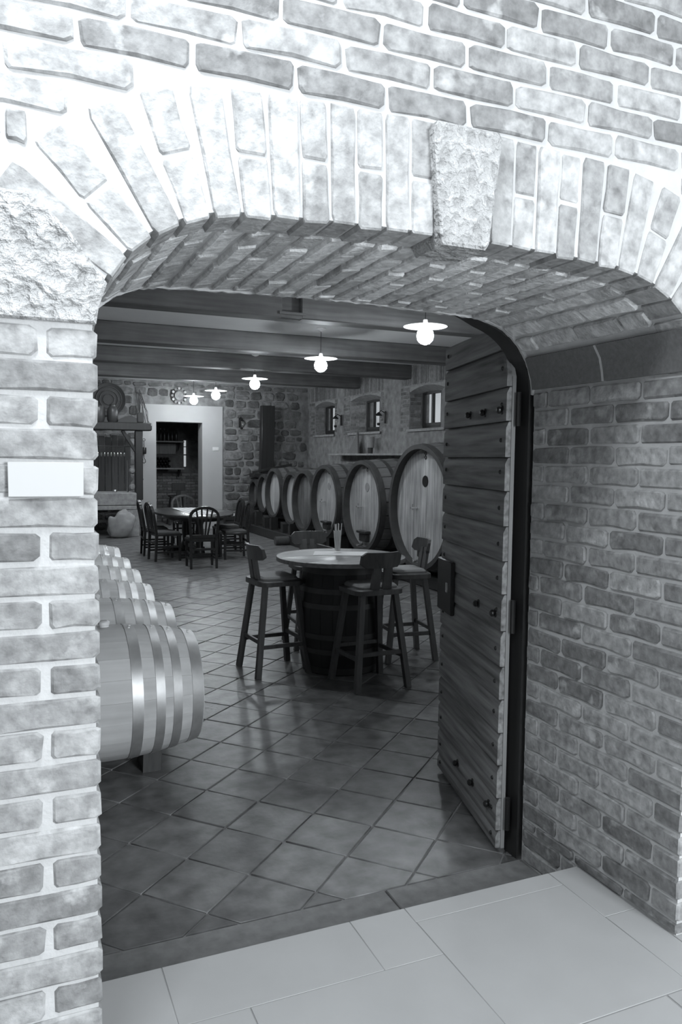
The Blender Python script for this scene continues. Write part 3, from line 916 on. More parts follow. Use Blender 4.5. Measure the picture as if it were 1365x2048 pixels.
# dark door frame behind the jamb
dfm = bpy.data.objects.new('trim_2', None); C.objects.link(dfm); struct(dfm); dfm['label'] = 'dark wooden door frame behind the arch'
def framestrip(d0, d1, y0, y1, name):
    A0 = profile(0, d0, 30); A1 = profile(0, .03, 30); B = profile(0, d1, 30)
    A = []
    for p, q in zip(A0, A1):
        k = max(0, min(1, (p[0]-1.62)/.16)); k = k*k*(3-2*k); A.append((q[0]+(p[0]-q[0])*k, q[1]+(p[1]-q[1])*k))
    A = [(A[0][0], 0)] + A + [(A[-1][0], 0)]; B = [(B[0][0], 0)] + B + [(B[-1][0], 0)]
    mb = MB(); n = len(A)
    for y in (y0, y1): mb.v += [(p[0], y, p[1]) for p in A]; mb.v += [(p[0], y, p[1]) for p in B]
    for i in range(n-1):
        mb.face((i,i+1,n+i+1,n+i)); mb.face((2*n+i,3*n+i,3*n+i+1,2*n+i+1)); mb.face((i,2*n+i,2*n+i+1,i+1)); mb.face((n+i,n+i+1,3*n+i+1,3*n+i))
    return link(name, recalc(mb.mesh(name, M_BLACKW)), dfm)
framestrip(-.010, .16, YB+.012, YB+.10, 'frame')

# ================================================================== PENDANT LAMPS
lampdat = [('nearest to the door', 7.06, 3.055), ('second from the door', 9.93, 3.085), ('third from the door', 12.98, 3.062), ('fourth from the door', 15.68, 3.062), ('last in the row', 17.35, 3.072)]
def make_lamp():
    t = thing('pendant_lamp', 'x', 'lamp', (0,0,0), 0, 'row of pendant lamps')
    MB().lathe([(0,0),(.065,0),(.07,-.01),(.03,-.03),(.006,-.045),(0,-.045)][::-1], 20).build('canopy', M_ENAMEL, t)
    MB().tube([(0,0,-.04),(0,0,-.40)], .004, 6).build('cord', M_IRON, t)
    MB().lathe([(0,-.335),(.02,-.335),(.025,-.365),(.03,-.382),(.11,-.39),(.222,-.402),(.223,-.406),(.11,-.397),(.028,-.392),(.022,-.42),(0,-.42)][::-1], 36).build('shade', M_SHADE, t)
    MB().lathe([(.02,-.415),(.048,-.425),(.078,-.455),(.088,-.498),(.078,-.541),(.048,-.573),(.016,-.585),(0,-.586)][::-1], 20).build('bulb', M_BULB, t)
    return t
proto = make_lamp()
for i, (lab, y, zd) in enumerate(lampdat):
    o = proto if i == 0 else copy_tree(proto)
    o.location = (3.95 if i < 4 else 3.87, y, CZ); o['label'] = 'lit round bulb under a flat white disc shade, ' + lab

# small dome lamps fixed to the ceiling behind the beams
M_DOME = emit('lit_dome', DOME)
for i, y in enumerate((5.95, 8.52, 11.12, 13.48, 15.78)):
    t = thing('ceiling_dome_lamp', 'lit white dome lamp on the ceiling behind the ' + ('second','third','fourth','fifth','sixth')[i] + ' beam from the arch', 'lamp', (2.15, y, CZ), 0, 'dome lamps between the beams')
    MB().lathe([(0,-.02),(.15,-.02),(.15,0),(0,0)], 24).build('base', M_ENAMEL, t)
    MB().lathe([(0,-.075),(.05,-.07),(.095,-.052),(.12,-.02)], 20).build('dome', M_DOME, t)

# ================================================================== BIG CASKS
def cask_prof(R, L, bulge, t):   # t 0..1
    return R*(1 + bulge*(1-(2*t-1)**2))
def make_cask(X, Y, Z, R, L, label, head, fit, stave_m=M_CASK, hoop_m=M_DHOOP, nst=22, rec=.10):
    t = thing('wine_cask', label, 'cask', (X, Y, Z), 0, 'row of large casks along the right wall')
    bul = .055; da = 2*math.pi/nst
    mb = MB(); K = 8; sub = 2
    g = .006/R
    for i in range(K+1):
        x = L*i/K; r = cask_prof(R, L, bul, i/K)
        for j in range(sub+1):
            a = -da/2+g + (da-2*g)*j/sub
            mb.v.append((x, r*math.cos(a), r*math.sin(a)))
    nO = len(mb.v); th = .05
    for i in (0, 1):   # inner lip at the two ends
        pass
    for i in range(K+1):
        x = L*i/K; r = cask_prof(R, L, bul, i/K)-th
        for j in range(sub+1):
            a = -da/2+g + (da-2*g)*j/sub
            mb.v.append((x, r*math.cos(a), r*math.sin(a)))
    q = sub+1
    for i in range(K):
        for j in range(sub):
            a = i*q+j; mb.face((a, a+1, a+q+1, a+q), True); mb.face((nO+a, nO+a+q, nO+a+q+1, nO+a+1), True)
        a = i*q; mb.face((a, a+q, nO+a+q, nO+a)); a += sub; mb.face((a, nO+a, nO+a+q, a+q))
    for j in range(sub):
        a = j; mb.face((a, nO+a, nO+a+1, a+1)); a = K*q+j; mb.face((a, a+1, nO+a+1, nO+a))
    sm = recalc(mb.mesh('stave', stave_m))
    for k in range(nst): link('stave', sm, t, Matrix.Rotation(da*k, 4, 'X'))
    for tt, wd in ((.035,.07),(.19,.06),(.36,.06),(.64,.06),(.81,.06),(.965,.07)):
        x0 = max(0.004, L*tt-wd/2); x1 = min(L-.004, L*tt+wd/2)
        r0, r1 = cask_prof(R, L, bul, x0/L), cask_prof(R, L, bul, x1/L)
        hb = MB().lathe([(r0+.001,x0),(r0+.008,x0),(r1+.008,x1),(r1+.001,x1)], 48, 'x', caps=False)
        link('hoop', recalc(hb.mesh('hoop', hoop_m)), t)
    # head boards
    Ri = R-th+.005; nb = max(5, round(2*Ri/.17)); wb_ = 2*Ri/nb
    for k in range(nb):
        y0 = -Ri+wb_*k+.0015; y1 = y0+wb_-.003
        pts = []
        m_ = 6
        for j in range(m_+1):
            y = y0+(y1-y0)*j/m_; pts.append((y, math.sqrt(max(Ri*Ri-y*y, .0004))))
        poly = pts + [(y, -z) for y, z in pts[::-1]]
        hb = MB(); hb.prism(poly, lambda u, v, d: (-d, u, v), -rec-.05, -rec, .002)
        link('head_board', recalc(hb.mesh('head_board', head)), t)
    link('chime', recalc(MB().lathe([(R-th-.004, rec),(R-th-.004, -.004),(R+.006, -.004),(R+.010, .05),(R+.001, .05)], 48, 'x', caps=False).mesh('chime', M_CHIME)), t)
    # rear head
    link('rear_head', recalc(MB().lathe([(Ri, L-.1),(Ri, L-.06)], 32, 'x').mesh('rear_head', head)), t)
    if fit >= 1:
        tp = MB().tube([(rec,.22*R,-.02*R),(rec-.10,.22*R,-.02*R)], .014, 8).tube([(rec-.07,.22*R,-.02*R-.03),(rec-.07,.22*R,-.02*R+.05)],.008,8).build('tap', M_CHROME, t)
        pl_ = MB().lathe([(0,rec-.006),(.055*R+.03,rec-.006),(.055*R+.03,rec+.002),(0,rec+.002)], 24, 'x', (0,-.03*R,.42*R)).build('round_plate', M_IRON if fit == 1 else M_BOARD, t)
        tag(pl_, 'round plate')
        # a little figure eight plate above
        for dz in (.80,.865):
            rg = MB(); n = 16
            pts = [(rec-.004, -.03*R+.022*math.cos(a*2*math.pi/n), dz*R+.022*math.sin(a*2*math.pi/n)) for a in range(n+1)]
            rg.tube(pts, .005, 6, cap=False).build('number_ring', M_IRON, t)
        # lower manhole door: block, cross bar and tap
        if fit != 1 or True:
            db = MB(); db.cbox(rec-.10, rec, -.24*R, .22*R, -.60*R, -.54*R, .006).cbox(rec-.07, rec, -.19*R, .17*R, -.78*R, -.60*R, .01)
            if fit == 1: db = MB().cbox(rec-.06, rec, -.10*R, .08*R, -.80*R, -.60*R, .01)
            dd = db.build('manhole_bar', M_BLACKW, t)
            MB().tube([(rec-.06,-.02*R,-.84*R),(rec-.16,-.02*R,-.86*R)], .016, 8).tube([(rec-.13,-.02*R-.05,-.84*R),(rec-.13,-.02*R+.06,-.84*R)], .010, 8).build('spigot', M_CHROME, t)
    return t
CK = [(4.95,8.97,1.08,.82,1.50,'largest cask, nearest the open door, with dark round plate on pale head',M_HEADW,1),
      (4.95,10.75,.99,.69,1.45,'second largest cask from the door, behind the tall glass of straws',M_HEADW,2),
      (4.95,12.27,.98,.612,1.40,'third cask from the door, with pale hoops and a small round plate',M_HEADW,2),
      (5.05,13.56,.92,.565,1.35,'fourth cask from the door, with a dark stained head',M_HEADD,0),
      (5.25,14.79,.90,.53,1.30,'fifth cask from the door, plain pale head beside the dark headed one',M_HEADL,0),
      (5.27,15.98,.95,.53,1.30,'sixth cask from the door, pale head and bright hoop',M_HEADL,0),
      (5.37,17.02,.90,.43,1.20,'seventh cask from the door, plain narrow pale head',M_HEADL,0),
      (5.41,17.88,.86,.33,1.10,'smallest cask at the far end of the row by the back wall',M_HEADD,0)]
for (X,Y,Z,R,L,lab,hd,fit) in CK:
    make_cask(X,Y,Z,R,L,lab,hd,fit, hoop_m=M_DHOOP)
# rack: two long timbers on log supports, and chocks
for xx, lab in ((5.12,'long dark timber under the fronts of the casks'),(6.1,'long dark timber under the backs of the casks')):
    rk = MB().cbox(xx, xx+.2, 7.6, 18.3, .0, .19, .015).build('rack_timber', M_BLACKW)
    tag(rk, lab, 'timber', 'timbers of the cask rack')
for y in (14.5, 11.5, 9.8):
    lg = MB().lathe([(.06,4.84),(.085,4.842),(.085,5.115),(.06,5.117)], 14, 'x', (0,y,.085)).build('support_log', M_STOOLW if y == 14.5 else M_BLACKW)
    tag(lg, {14.5:'round log support with pale end under the fifth cask',11.5:'round log support between the second and third cask',9.8:'round log support beside the largest cask'}[y], 'log', 'log supports of the cask rack')
for i, (X,Y,Z,R,L,lab,hd,fit) in enumerate(CK):
    zbm = Z-R*1.045
    top = zbm+.035
    o = thing('cask_chock', 'dark wooden chocks under ' + ['the largest cask','the second largest cask','the third cask from the door','the dark headed fourth cask','the fifth cask','the sixth cask','the seventh cask','the smallest far cask'][i], 'chock', (0,0,0), 0, 'chocks of the cask rack')
    for s_ in (-1,1):
        mb = MB(); yy = Y+s_*R*.42; zt = Z-math.sqrt(max((R*1.05)**2-(R*.42)**2, 0))
        P = [(yy-.07,.19),(yy+.07,.19),(yy+.06,zt+(.02 if s_ > 0 else -.022)),(yy-.06,zt+(.02 if s_ < 0 else -.022))]
        mb.prism(P, lambda u, v, d: (d,u,v), 5.15, 5.30)
        link('wedge', recalc(mb.mesh('wedge', M_BLACKW)), o)

# ================================================================== BARRIQUES on the left
def make_barrique():
    t = thing('oak_barrel', 'x', 'barrel', (0,0,0), 0, 'small oak barrels lying along the left wall')
    R, L = .295, .95; bul = .215; nst = 20; da = 2*math.pi/nst; K = 12; sub = 3; th = .028; g = .0003/R
    prof = lambda tt: R*(1+bul*(1-abs(2*tt-1)**2.0))
    mb = MB()
    for rr in (0, th):
        for i in range(K+1):
            for j in range(sub+1):
                a = -da/2+g+(da-2*g)*j/sub; r = prof(i/K)-rr
                mb.v.append((-L*i/K, r*math.cos(a), r*math.sin(a)))
    q = sub+1; nO = (K+1)*q
    for i in range(K):
        for j in range(sub):
            a = i*q+j; mb.face((a,a+1,a+q+1,a+q), True); mb.face((nO+a,nO+a+q,nO+a+q+1,nO+a+1), True)
        a = i*q; mb.face((a,a+q,nO+a+q,nO+a)); a += sub; mb.face((a,nO+a,nO+a+q,a+q))
    for j in range(sub):
        a = j; mb.face((a,nO+a,nO+a+1,a+1)); a = K*q+j; mb.face((a,a+1,nO+a+1,nO+a))
    sm = recalc(mb.mesh('stave', M_OAK))
    for k in range(nst): link('stave', sm, t, Matrix.Rotation(da*k+.05, 4, 'X'))
    hp = [(.004,.060),(.120,.047),(.210,.047),(.322,.056)]
    hp = hp + [(.95-a-b_, b_) for a, b_ in hp]
    riv = MB().lathe([(0,.006),(.006,.004),(.008,0)], 8).mesh('rivet', M_ENAMEL)  # white colour stands in for the glint on the metal rivets
    for a, wd in hp:
        r0, r1 = prof(a/L), prof((a+wd)/L)
        hb = MB().lathe([(r0+.0005,-a),(r0+.003,-a),(r1+.003,-a-wd),(r1+.0005,-a-wd)], 64, 'x', caps=False)
        ho = link('hoop', recalc(hb.mesh('hoop', M_HOOP)), t)
        for ang in (1.62, 1.72):
            rr = (r0+r1)/2+.003
            link('rivet', riv, ho, Matrix.Translation((-a-wd/2-.008*(ang-1.67)*10, 0, 0)) @ Matrix.Rotation(ang-math.pi/2, 4, 'X') @ Matrix.Translation((0,0,rr)))
    Ri = R-th+.003
    for sx in (-.035, -L+.06):
        nb = 6; wb_ = 2*Ri/nb
        for k in range(nb):
            y0 = -Ri+wb_*k+.001; y1 = y0+wb_-.002; pts = []
            for j in range(6):
                y = y0+(y1-y0)*j/5; pts.append((y, math.sqrt(max(Ri*Ri-y*y,.0002))))
            poly = pts+[(y,-z) for y,z in pts[::-1]]
            hb = MB(); hb.prism(poly, lambda u, v, d: (d,u,v), sx-.025, sx, .001)
            link('head_board', recalc(hb.mesh('head_board', M_OAK)), t)
    MB().lathe([(.026,0),(.026,.012),(.03,.016),(.03,.03),(.022,.036),(0,.036)], 16, 'z', (-L/2-.2*0,0,prof(.5)-.006)).build('bung', M_ENAMEL, t)
    return t
bq = make_barrique()
bys = [(4.28,.945),(5.12,.985),(5.95,.995),(6.75,1.03),(7.56,1.06),(8.5,1.09)]
blab = ['nearest pale oak barrel with bright hoops, in front at the brick pier','second pale oak barrel, right behind the nearest one','third pale oak barrel from the brick pier','fourth pale oak barrel from the brick pier','fifth pale oak barrel from the brick pier','farthest small oak barrel, with several dark hoops']
for i, (y, xe) in enumerate(bys):
    o = bq if i == 0 else copy_tree(bq)
    o.location = (xe, y, .435); o['label'] = blab[i]
    if i: 
        for ch in o.children:
            pass
    # chocks at the front and rear of each barrel
    for xx, nm in ((xe-.24,'front'),(xe-.78,'rear')):
        mb = MB(); z1 = .435-.352
        mb.prism([(-.10,0),(.10,0),(.125,z1+.085),(.06,z1+.012),(0,z1),(-.06,z1+.012),(-.125,z1+.085)], lambda u,v,d: (d,u,v), xx-.05, xx+.05, .004)
        M_ = Matrix.Translation((0, y, 0))
        oo = link('barrel_chock', recalc(mb.mesh('barrel_chock', M_STOOLW)), None, M_)
        tag(oo, 'wooden %s cradle block under the %s oak barrel of the left row' % (nm, ('nearest','second','third','fourth','fifth','farthest')[i]), 'chock', 'cradle blocks of the left barrels')

# ================================================================== BARREL TABLE AND STOOLS
TC = (2.50, 5.80); TZ = .915
bt = thing('barrel_table', 'round oak table top on an upright black barrel', 'table', (*TC, 0))
R, H_ = .30, .86; nst = 22; da = 2*math.pi/nst; K = 8
mb = MB(); pr = lambda tt: R*(1+.17*(1-(2*tt-1)**2))
for i in range(K+1):
    for j in range(3):
        a = -da/2+.004+(da-.008)*j/2; r = pr(i/K); mb.v.append((r*math.cos(a), r*math.sin(a), H_*i/K))
for i in range(K):
    for j in range(2):
        a = i*3+j; mb.face((a,a+1,a+4,a+3), True)
sm = recalc(mb.mesh('stave', M_BLACKBAR))
for k in range(nst): link('stave', sm, bt, Matrix.Rotation(da*k, 4, 'Z'))
MB().lathe([(R-.012,0),(pr(.5)-.02,.43),(R-.012,H_)], 24).build('inner_barrel', M_BLACKBAR, bt)
for z0, wd in ((.01,.05),(.17,.04),(.29,.04),(.53,.04),(.65,.04),(.80,.05)):
    link('hoop', recalc(MB().lathe([(pr(z0/H_),z0),(pr(z0/H_)+.004,z0),(pr((z0+wd)/H_)+.004,z0+wd),(pr((z0+wd)/H_),z0+wd)], 40, caps=False).mesh('hoop', M_DHOOP)), bt)
MB().cbox(-.40,.40,-.035,.035,H_,TZ-.033,.004).cbox(-.035,.035,-.40,.40,H_,TZ-.0335,.004).build('cross_bearer', M_BLACKW, bt)
# top of boards
RT_ = .525; nb = 6; wb_ = 2*RT_/nb
for k in range(nb):
    y0 = -RT_+wb_*k+.0008; y1 = y0+wb_-.0016; pts = []
    m_ = 10
    for j in range(m_+1):
        y = y0+(y1-y0)*j/m_; pts.append((math.sqrt(max(RT_*RT_-y*y,.0004)), y))
    poly = pts+[(-x,y) for x,y in pts[::-1]]
    hb = MB(); hb.prism(poly, lambda u,v,d: (u,v,d), TZ-.033, TZ, .003)
    link('top_board', recalc(hb.mesh('top_board', M_TABLEW)), bt, Matrix.Rotation(.3, 4, 'Z'))
pm = MB().cbox(-.20,.20,-.15,.15,0,.003,.0008).build('placemat', M_MAT); pm.location = (2.555, 5.93, TZ); pm.rotation_euler = (0,0,-.42)
pm.scale = (1.12,.92,1)
tag(pm, 'striped placemat under the glass on the barrel table', 'placemat')
gz = TZ+.0035
GP = (2.545, 5.975)
gl = thing('tall_glass', 'tall flared drinking glass full of straws on the barrel table', 'glass', (*GP, gz))
MB().lathe([(0,0),(.030,0),(.031,.004),(.028,.03),(.030,.10),(.040,.19),(.0385,.19),(.0285,.10),(.0265,.03),(.026,.014),(0,.012)], 28).build('bowl', M_GLASS, gl)
for i in range(26):
    a = i*2.4; rb = .018*math.sqrt((i+.5)/26)*1.1; rt = .034*math.sqrt((i+.5)/26)*1.12; top = .245 if i % 3 == 0 else (.187 if i % 3 == 1 else .18)
    k = top/.19
    o = MB().tube([(GP[0]+rb*math.cos(a), GP[1]+rb*math.sin(a), gz+.016),(GP[0]+(rb+(rt-rb)*k*.92)*math.cos(a), GP[1]+(rb+(rt-rb)*k*.92)*math.sin(a), gz+top+U(-.008,.006))], .0034, 7).build('drinking_straw', M_STRAW)
    tag(o, 'pale drinking straw standing in the tall glass', 'straw', 'straws in the tall glass')

def make_stool():
    t = thing('bar_stool', 'x', 'stool', (0,0,0), 0, 'oak bar stools around the barrel table')
    # seat: rounded square, local +y = facing the table; back at -y
    def rsq(w_, d_, r, n=5):
        P = []
        for cx, cy, a0 in ((w_-r,d_-r,0),(-w_+r,d_-r,90),(-w_+r,-d_+r,180),(w_-r,-d_+r,270)):
            for i in range(n+1):
                a = math.radians(a0+90*i/n); P.append((cx+r*math.cos(a), cy+r*math.sin(a)))
        return P
    mb = MB(); mb.prism(rsq(.205,.19,.085), lambda u,v,d: (u,v,d), .705, .745, .006); link('seat', recalc(mb.mesh('seat', M_STOOLW)), t)
    mb = MB(); mb.prism(rsq(.165,.15,.05), lambda u,v,d: (u,v,d), .745, .775, .014); link('cushion', recalc(mb.mesh('cushion', M_CUSH)), t)
    for sx in (-1,1):
        for sy in (-1,1):
            MB().tube([(sx*.215,sy*.215,0),(sx*.140,sy*.130,.708)], [.030,.028], 4, sq=True).build('leg', M_STOOLW, t)
    f_ = lambda z: (.215-.075*z/.708, .215-.085*z/.708)
    for z, ax in ((.27,'x'),(.27,'x2'),(.235,'y'),(.235,'y2')):
        a, b = f_(z)
        if ax[0] == 'x': s_ = -1 if ax == 'x' else 1; MB().bar((-a,s_*b,z),(a,s_*b,z),.022,.032).build('stretcher', M_STOOLW, t)
        else: s_ = -1 if ax == 'y' else 1; MB().bar((s_*a,-b,z),(s_*a,b,z),.022,.032).build('stretcher', M_STOOLW, t)
    for s_ in (-1,1):
        mb = MB(); P = [(s_*.012,.735),(s_*.088,.735),(s_*.078,.95),(s_*.014,.95)]
        mb.prism(P, lambda u,v,d: (u, -.155-(v-.735)*.16+d, v), -.011, .011, .002)
        link('back_splat', recalc(mb.mesh('back_splat', M_STOOLW)), t)
    mb = MB(); n = 10; top = []; rings = []
    for i in range(n+1):
        u = -.165+.33*i/n; cv = .05*(u/.165)**2; e = min(1, (1-abs(u)/.165)/.16); e = math.sqrt(max(0, 1-(1-e)**2))
        zc = .965; hh = .058*(.55+.45*e); yb_ = -.20+cv
        rings.append([len(mb.v)+q for q in range(4)])
        mb.v += [(u,yb_-.014+.008,zc-hh),(u,yb_+.014+.008,zc-hh),(u,yb_+.012-.01,zc+hh),(u,yb_-.012-.01,zc+hh)]
    for A, B in zip(rings, rings[1:]):
        for q in range(4): mb.face((A[q],A[(q+1)%4],B[(q+1)%4],B[q]))
    mb.face(rings[0][::-1]); mb.face(rings[-1])
    link('back_rail', recalc(mb.mesh('back_rail', M_STOOLW)), t)
    return t
sp = make_stool()
for i, (x, y, rz, lab) in enumerate([(1.965,5.91,-1.50,'oak bar stool left of the barrel table, seen from the side'),(2.525,5.285,.06,'oak bar stool in front of the barrel table with its back to the viewer'),
                                      (3.15,5.92,1.45,'oak bar stool right of the barrel table, before the largest cask'),(2.58,6.62,math.pi-.08,'oak bar stool behind the barrel table, only its backrest showing')]):
    o = sp if i == 0 else copy_tree(sp); o.location = (x,y,0); o.rotation_euler = (0,0,rz); o['label'] = lab

# ================================================================== DINING TABLE AND CHAIRS
DC = (3.02, 13.65)
dt = thing('dining_table', 'dark oval dining table in front of the white doorway', 'table', (*DC, 0))
mb = MB(); pts = [(.66*math.cos(2*math.pi*i/40), 1.25*math.sin(2*math.pi*i/40)) for i in range(40)]
mb.prism(pts, lambda u,v,d: (u,v,d), .715, .75, .008); link('top', recalc(mb.mesh('top', mat('dark_polished_table', .05, .22, wood=('y',20,.4)))), dt)
mb = MB(); pts = [(.5*math.cos(2*math.pi*i/30), 1.0*math.sin(2*math.pi*i/30)) for i in range(30)]
mb.prism(pts, lambda u,v,d: (u,v,d), .64, .715, 0); link('apron', recalc(mb.mesh('apron', M_DARKW)), dt)
for yy in (-.55,.55):
    link('pedestal', recalc(MB().lathe([(.10,.04),(.09,.1),(.06,.2),(.075,.4),(.06,.55),(.09,.64)],16,'z',(0,yy,0)).mesh('pedestal', M_DARKW)), dt)
    MB().cbox(-.34,.34,yy-.06,yy+.06,0,.06,.01).build('foot', M_DARKW, dt)
MB().cbox(-.05,.05,-.5,.5,.10,.18,.006).build('stretcher', M_DARKW, dt)
p2 = MB().cbox(-.22,.22,-.85,.85,0,.004,.001).build('table_runner', M_MAT2); p2.location = (3.06,13.75,.7505)
tag(p2, 'pale ribbed runner lying on the dark dining table', 'table runner')
def make_chair():
    t = thing('dining_chair', 'x', 'chair', (0,0,0), 0, 'dark chairs around the dining table')
    # faces +y; back at -y
    mb = MB(); mb.prism([(-.20,-.20),(.20,-.20),(.235,.20),(.20,.23),(-.20,.23),(-.235,.20)], lambda u,v,d: (u,v,d), .415, .45, .006); link('seat_frame', recalc(mb.mesh('seat_frame', M_DARKW)), t)
    mb = MB(); mb.prism([(-.185,-.18),(.185,-.18),(.215,.19),(-.215,.19)], lambda u,v,d: (u,v,d), .45, .485, .015); link('seat_pad', recalc(mb.mesh('seat_pad', mat('dark_seat_pad', .07, .9)) if not bpy.data.materials.get('dark_seat_pad') else mb.mesh('seat_pad', bpy.data.materials['dark_seat_pad'])), t)
    for s_ in (-1,1):
        MB().tube([(s_*.20,.195,0),(s_*.20,.195,.42)], [.024,.03], 4, sq=True).build('leg', M_DARKW, t)
        MB().tube([(s_*.195,-.21,0),(s_*.195,-.19,.44)], [.024,.03], 4, sq=True).build('leg', M_DARKW, t)
        MB().bar((s_*.2,-.2,.24),(s_*.2,.195,.24),.022,.03).bar((s_*.2,-.2,.15),(s_*.2,.195,.15),.022,.03).build('side_stretcher', M_DARKW, t)
    MB().bar((-.2,.0,.2),(.2,.0,.2),.022,.03).bar((-.195,-.205,.30),(.195,-.205,.30),.02,.035).build('cross_stretcher', M_DARKW, t)
    yb_ = lambda z: -.19-.17*max(0, z-.44)
    # hoop back
    pts = [(-.19, yb_(.42), .42)]
    for z in (.6,.75,.80): pts.append((-.205-.01*(z>.7), yb_(z), z))
    for i in range(1, 10):
        a = math.pi - math.pi*i/10; z = .80+.145*math.sin(a); pts.append((.215*math.cos(a), yb_(z), z))
    pts += [(-x, y, z) for x, y, z in pts[:4]][::-1]
    MB().tube(pts, [.028]*len(pts), 4, sq=True).build('back_frame', M_DARKW, t)
    MB().bar((-.2,yb_(.5),.50),(.2,yb_(.5),.50),.024,.045).build('back_rail', M_DARKW, t)
    for u0, u1 in ((-.055,-.125),(-.02,-.045),(.02,.045),(.055,.125)):
        zt = .80+.14*math.sqrt(max(0,1-(u1/.215)**2))
        MB().bar((u0,yb_(.5),.50),(u1,yb_(zt),zt),.026,.014,up=(0,1,0)).build('fan_slat', M_DARKW, t)
    return t
cp = make_chair()
for i, (x, y, rz, lab) in enumerate([(2.78,11.92,-.06,'dark fan back dining chair at the near end of the oval table'),(3.22,15.15,math.pi,'dark fan back dining chair at the far end of the oval table'),
      (2.40,12.95,-1.45,'dark dining chair on the left side of the oval table, nearer one'),(2.38,13.75,-1.6,'dark dining chair on the left side of the oval table, farther one'),
      (3.56,12.85,1.5,'dark dining chair on the right side of the oval table, nearer one'),(3.70,13.85,1.55,'dark dining chair on the right side of the oval table, farther one')]):
    o = cp if i == 0 else copy_tree(cp); o.location = (x,y,0); o.rotation_euler = (0,0,rz); o['label'] = lab

# ================================================================== HEARTH CORNER at the back left
YH = 17.2
he = thing('hearth', 'old timber framed hearth with stone base in the back left corner', 'fireplace', (0,0,0))
MB().cbox(1.2, 2.90, YH-.14, YH+.14, 2.255, 2.425, .02).build('lintel', M_BLACKW, he)
MB().cbox(2.90, 2.91, YH-.1, YH+.1, 2.28, 2.40, .003).build('lintel_end', M_BLACKW, he)
MB().cbox(2.56, 2.72, YH-.08, YH+.08, .77, 2.256, .012).build('post', M_BLACKW, he)
MB().cbox(1.2, 2.58, YH-.1, YH+.9, .655, .93, .02).build('stone_slab', M_HSTONE, he)
MB().cbox(1.2, 2.575, YH-.12, YH+.9, .56, .65, .015).build('stone_ledge', M_HSTONE, he)
MB().cbox(2.35, 2.70, YH+.1, YH+.9, 0, .56, .01).cbox(1.2, 1.6, YH+.1, YH+.9, 0, .56, .01).build('stone_pier', M_STONE, he)
MB().bar((2.62,YH,1.75),(2.30,YH,2.26),.07).build('brace', M_BLACKW, he)
MB().cbox(2.72,2.735,YH-.02,YH+.02,1.2,1.23,.002).cbox(2.72,2.735,YH-.02,YH+.02,1.62,1.65,.002).build('peg', M_IRON, he)
for i in range(6): MB().cbox(1.75+i*.14, 1.88+i*.14, YH+.75, YH+.78, .93, 2.15+U(-.03,.03), .004).build('plank', M_TWIG if i > 1 else M_BLACKW, he)
rackr = thing('utensil_rail', 'dark rail with hooks across the hearth', 'rail', (0, YH+.2, 1.92))
MB().bar((1.7,0,0),(2.5,0,0),.03,.02).build('rail', M_IRON, rackr)
for i in range(9):
    x = 1.82+i*.068
    o = thing('skewer', 'bright steel skewer hanging from the hearth rail', 'skewer', (x, YH+.18, 1.91), 0, 'skewers hanging in the hearth')
    MB().tube([(0,0,0),(0,0,-.62)], .004, 5).build('rod', M_NAIL, o)
    MB().lathe([(0,-.22),(.012,-.20),(.016,-.17),(.01,-.13),(0,-.12)], 8).build('handle', M_CHROME, o)
o = MB().lathe([(.0,0),(.05,.0),(.055,.03),(.04,.06),(.0,.065)], 14).build('small_bowl', M_CHROME); o.location = (2.15, YH+.1, .93)
tag(o, 'small bright metal bowl on the hearth slab', 'bowl')
o = MB().tube([(2.42,YH+.1,.93),(2.42,YH+.12,1.62)], .022, 8).build('fire_poker', M_STEEL); tag(o, 'upright metal rod standing on the hearth slab', 'rod')
for zc in (1.4, 1.05):
    o = MB().lathe([(0,-.05),(.05,-.04),(.07,0),(.05,.04),(0,.05)], 14, 'y').build('copper_pan', M_BOARD); o.location = (2.50, YH-.02, zc)
    tag(o, 'small round pan hanging on the hearth post, %s one' % ('upper' if zc > 1.2 else 'lower'), 'pan', 'pans on the hearth post')
# objects on the lintel
o = MB().lathe([(0,0),(.09,0),(.11,.05),(.115,.22),(.09,.30),(.06,.33),(.06,.36),(.07,.37),(0,.37)], 20).build('stoneware_jar', M_CROCK); o.location = (2.10,YH,2.427); tag(o,'tall dark stoneware jar on the hearth lintel','jar')
o = MB().lathe([(0,0),(.13,0),(.15,.08),(.15,.30),(.13,.33),(0,.33)], 20).build('stoneware_crock', M_CROCK); o.location = (1.80,YH,2.427); tag(o,'wide dark crock on the hearth lintel','crock')
mb = MB(); mb.prism([(-.2,0),(.2,0),(.19,.09),(.08,.15),(-.05,.12),(-.19,.05)], lambda u,v,d: (u,d,v), -.08,.08,.02)
o = link('dark_bundle', recalc(mb.mesh('dark_bundle', M_TWIG))); o.location = (2.40,YH,2.427); tag(o,'low dark bundle lying on the hearth lintel','bundle')
mb = MB(); mb.cbox(-.07,.07,-.06,.06,0,.22,.02); o = mb.build('wooden_box', M_TWIG); o.location = (2.68,YH,2.427); tag(o,'small dark wooden block at the end of the hearth lintel','box')
# basket on the wall
bk_ = thing('round_basket', 'flat round wicker basket hanging on the back wall above the hearth', 'basket', (2.16, CY1-.06, 2.98))
MB().lathe([(0,0),(.30,0),(.36,-.05),(.375,-.05),(.31,.012),(0,.012)], 36, 'y').build('tray', M_WICKER, bk_)
for rr in (.12,.2,.28,.365):
    MB().tube([(rr*math.cos(a*2*math.pi/32), -.012-(.04 if rr > .33 else 0), rr*math.sin(a*2*math.pi/32)) for a in range(33)], .011, 6, cap=False).build('ring', M_WICKER, bk_)
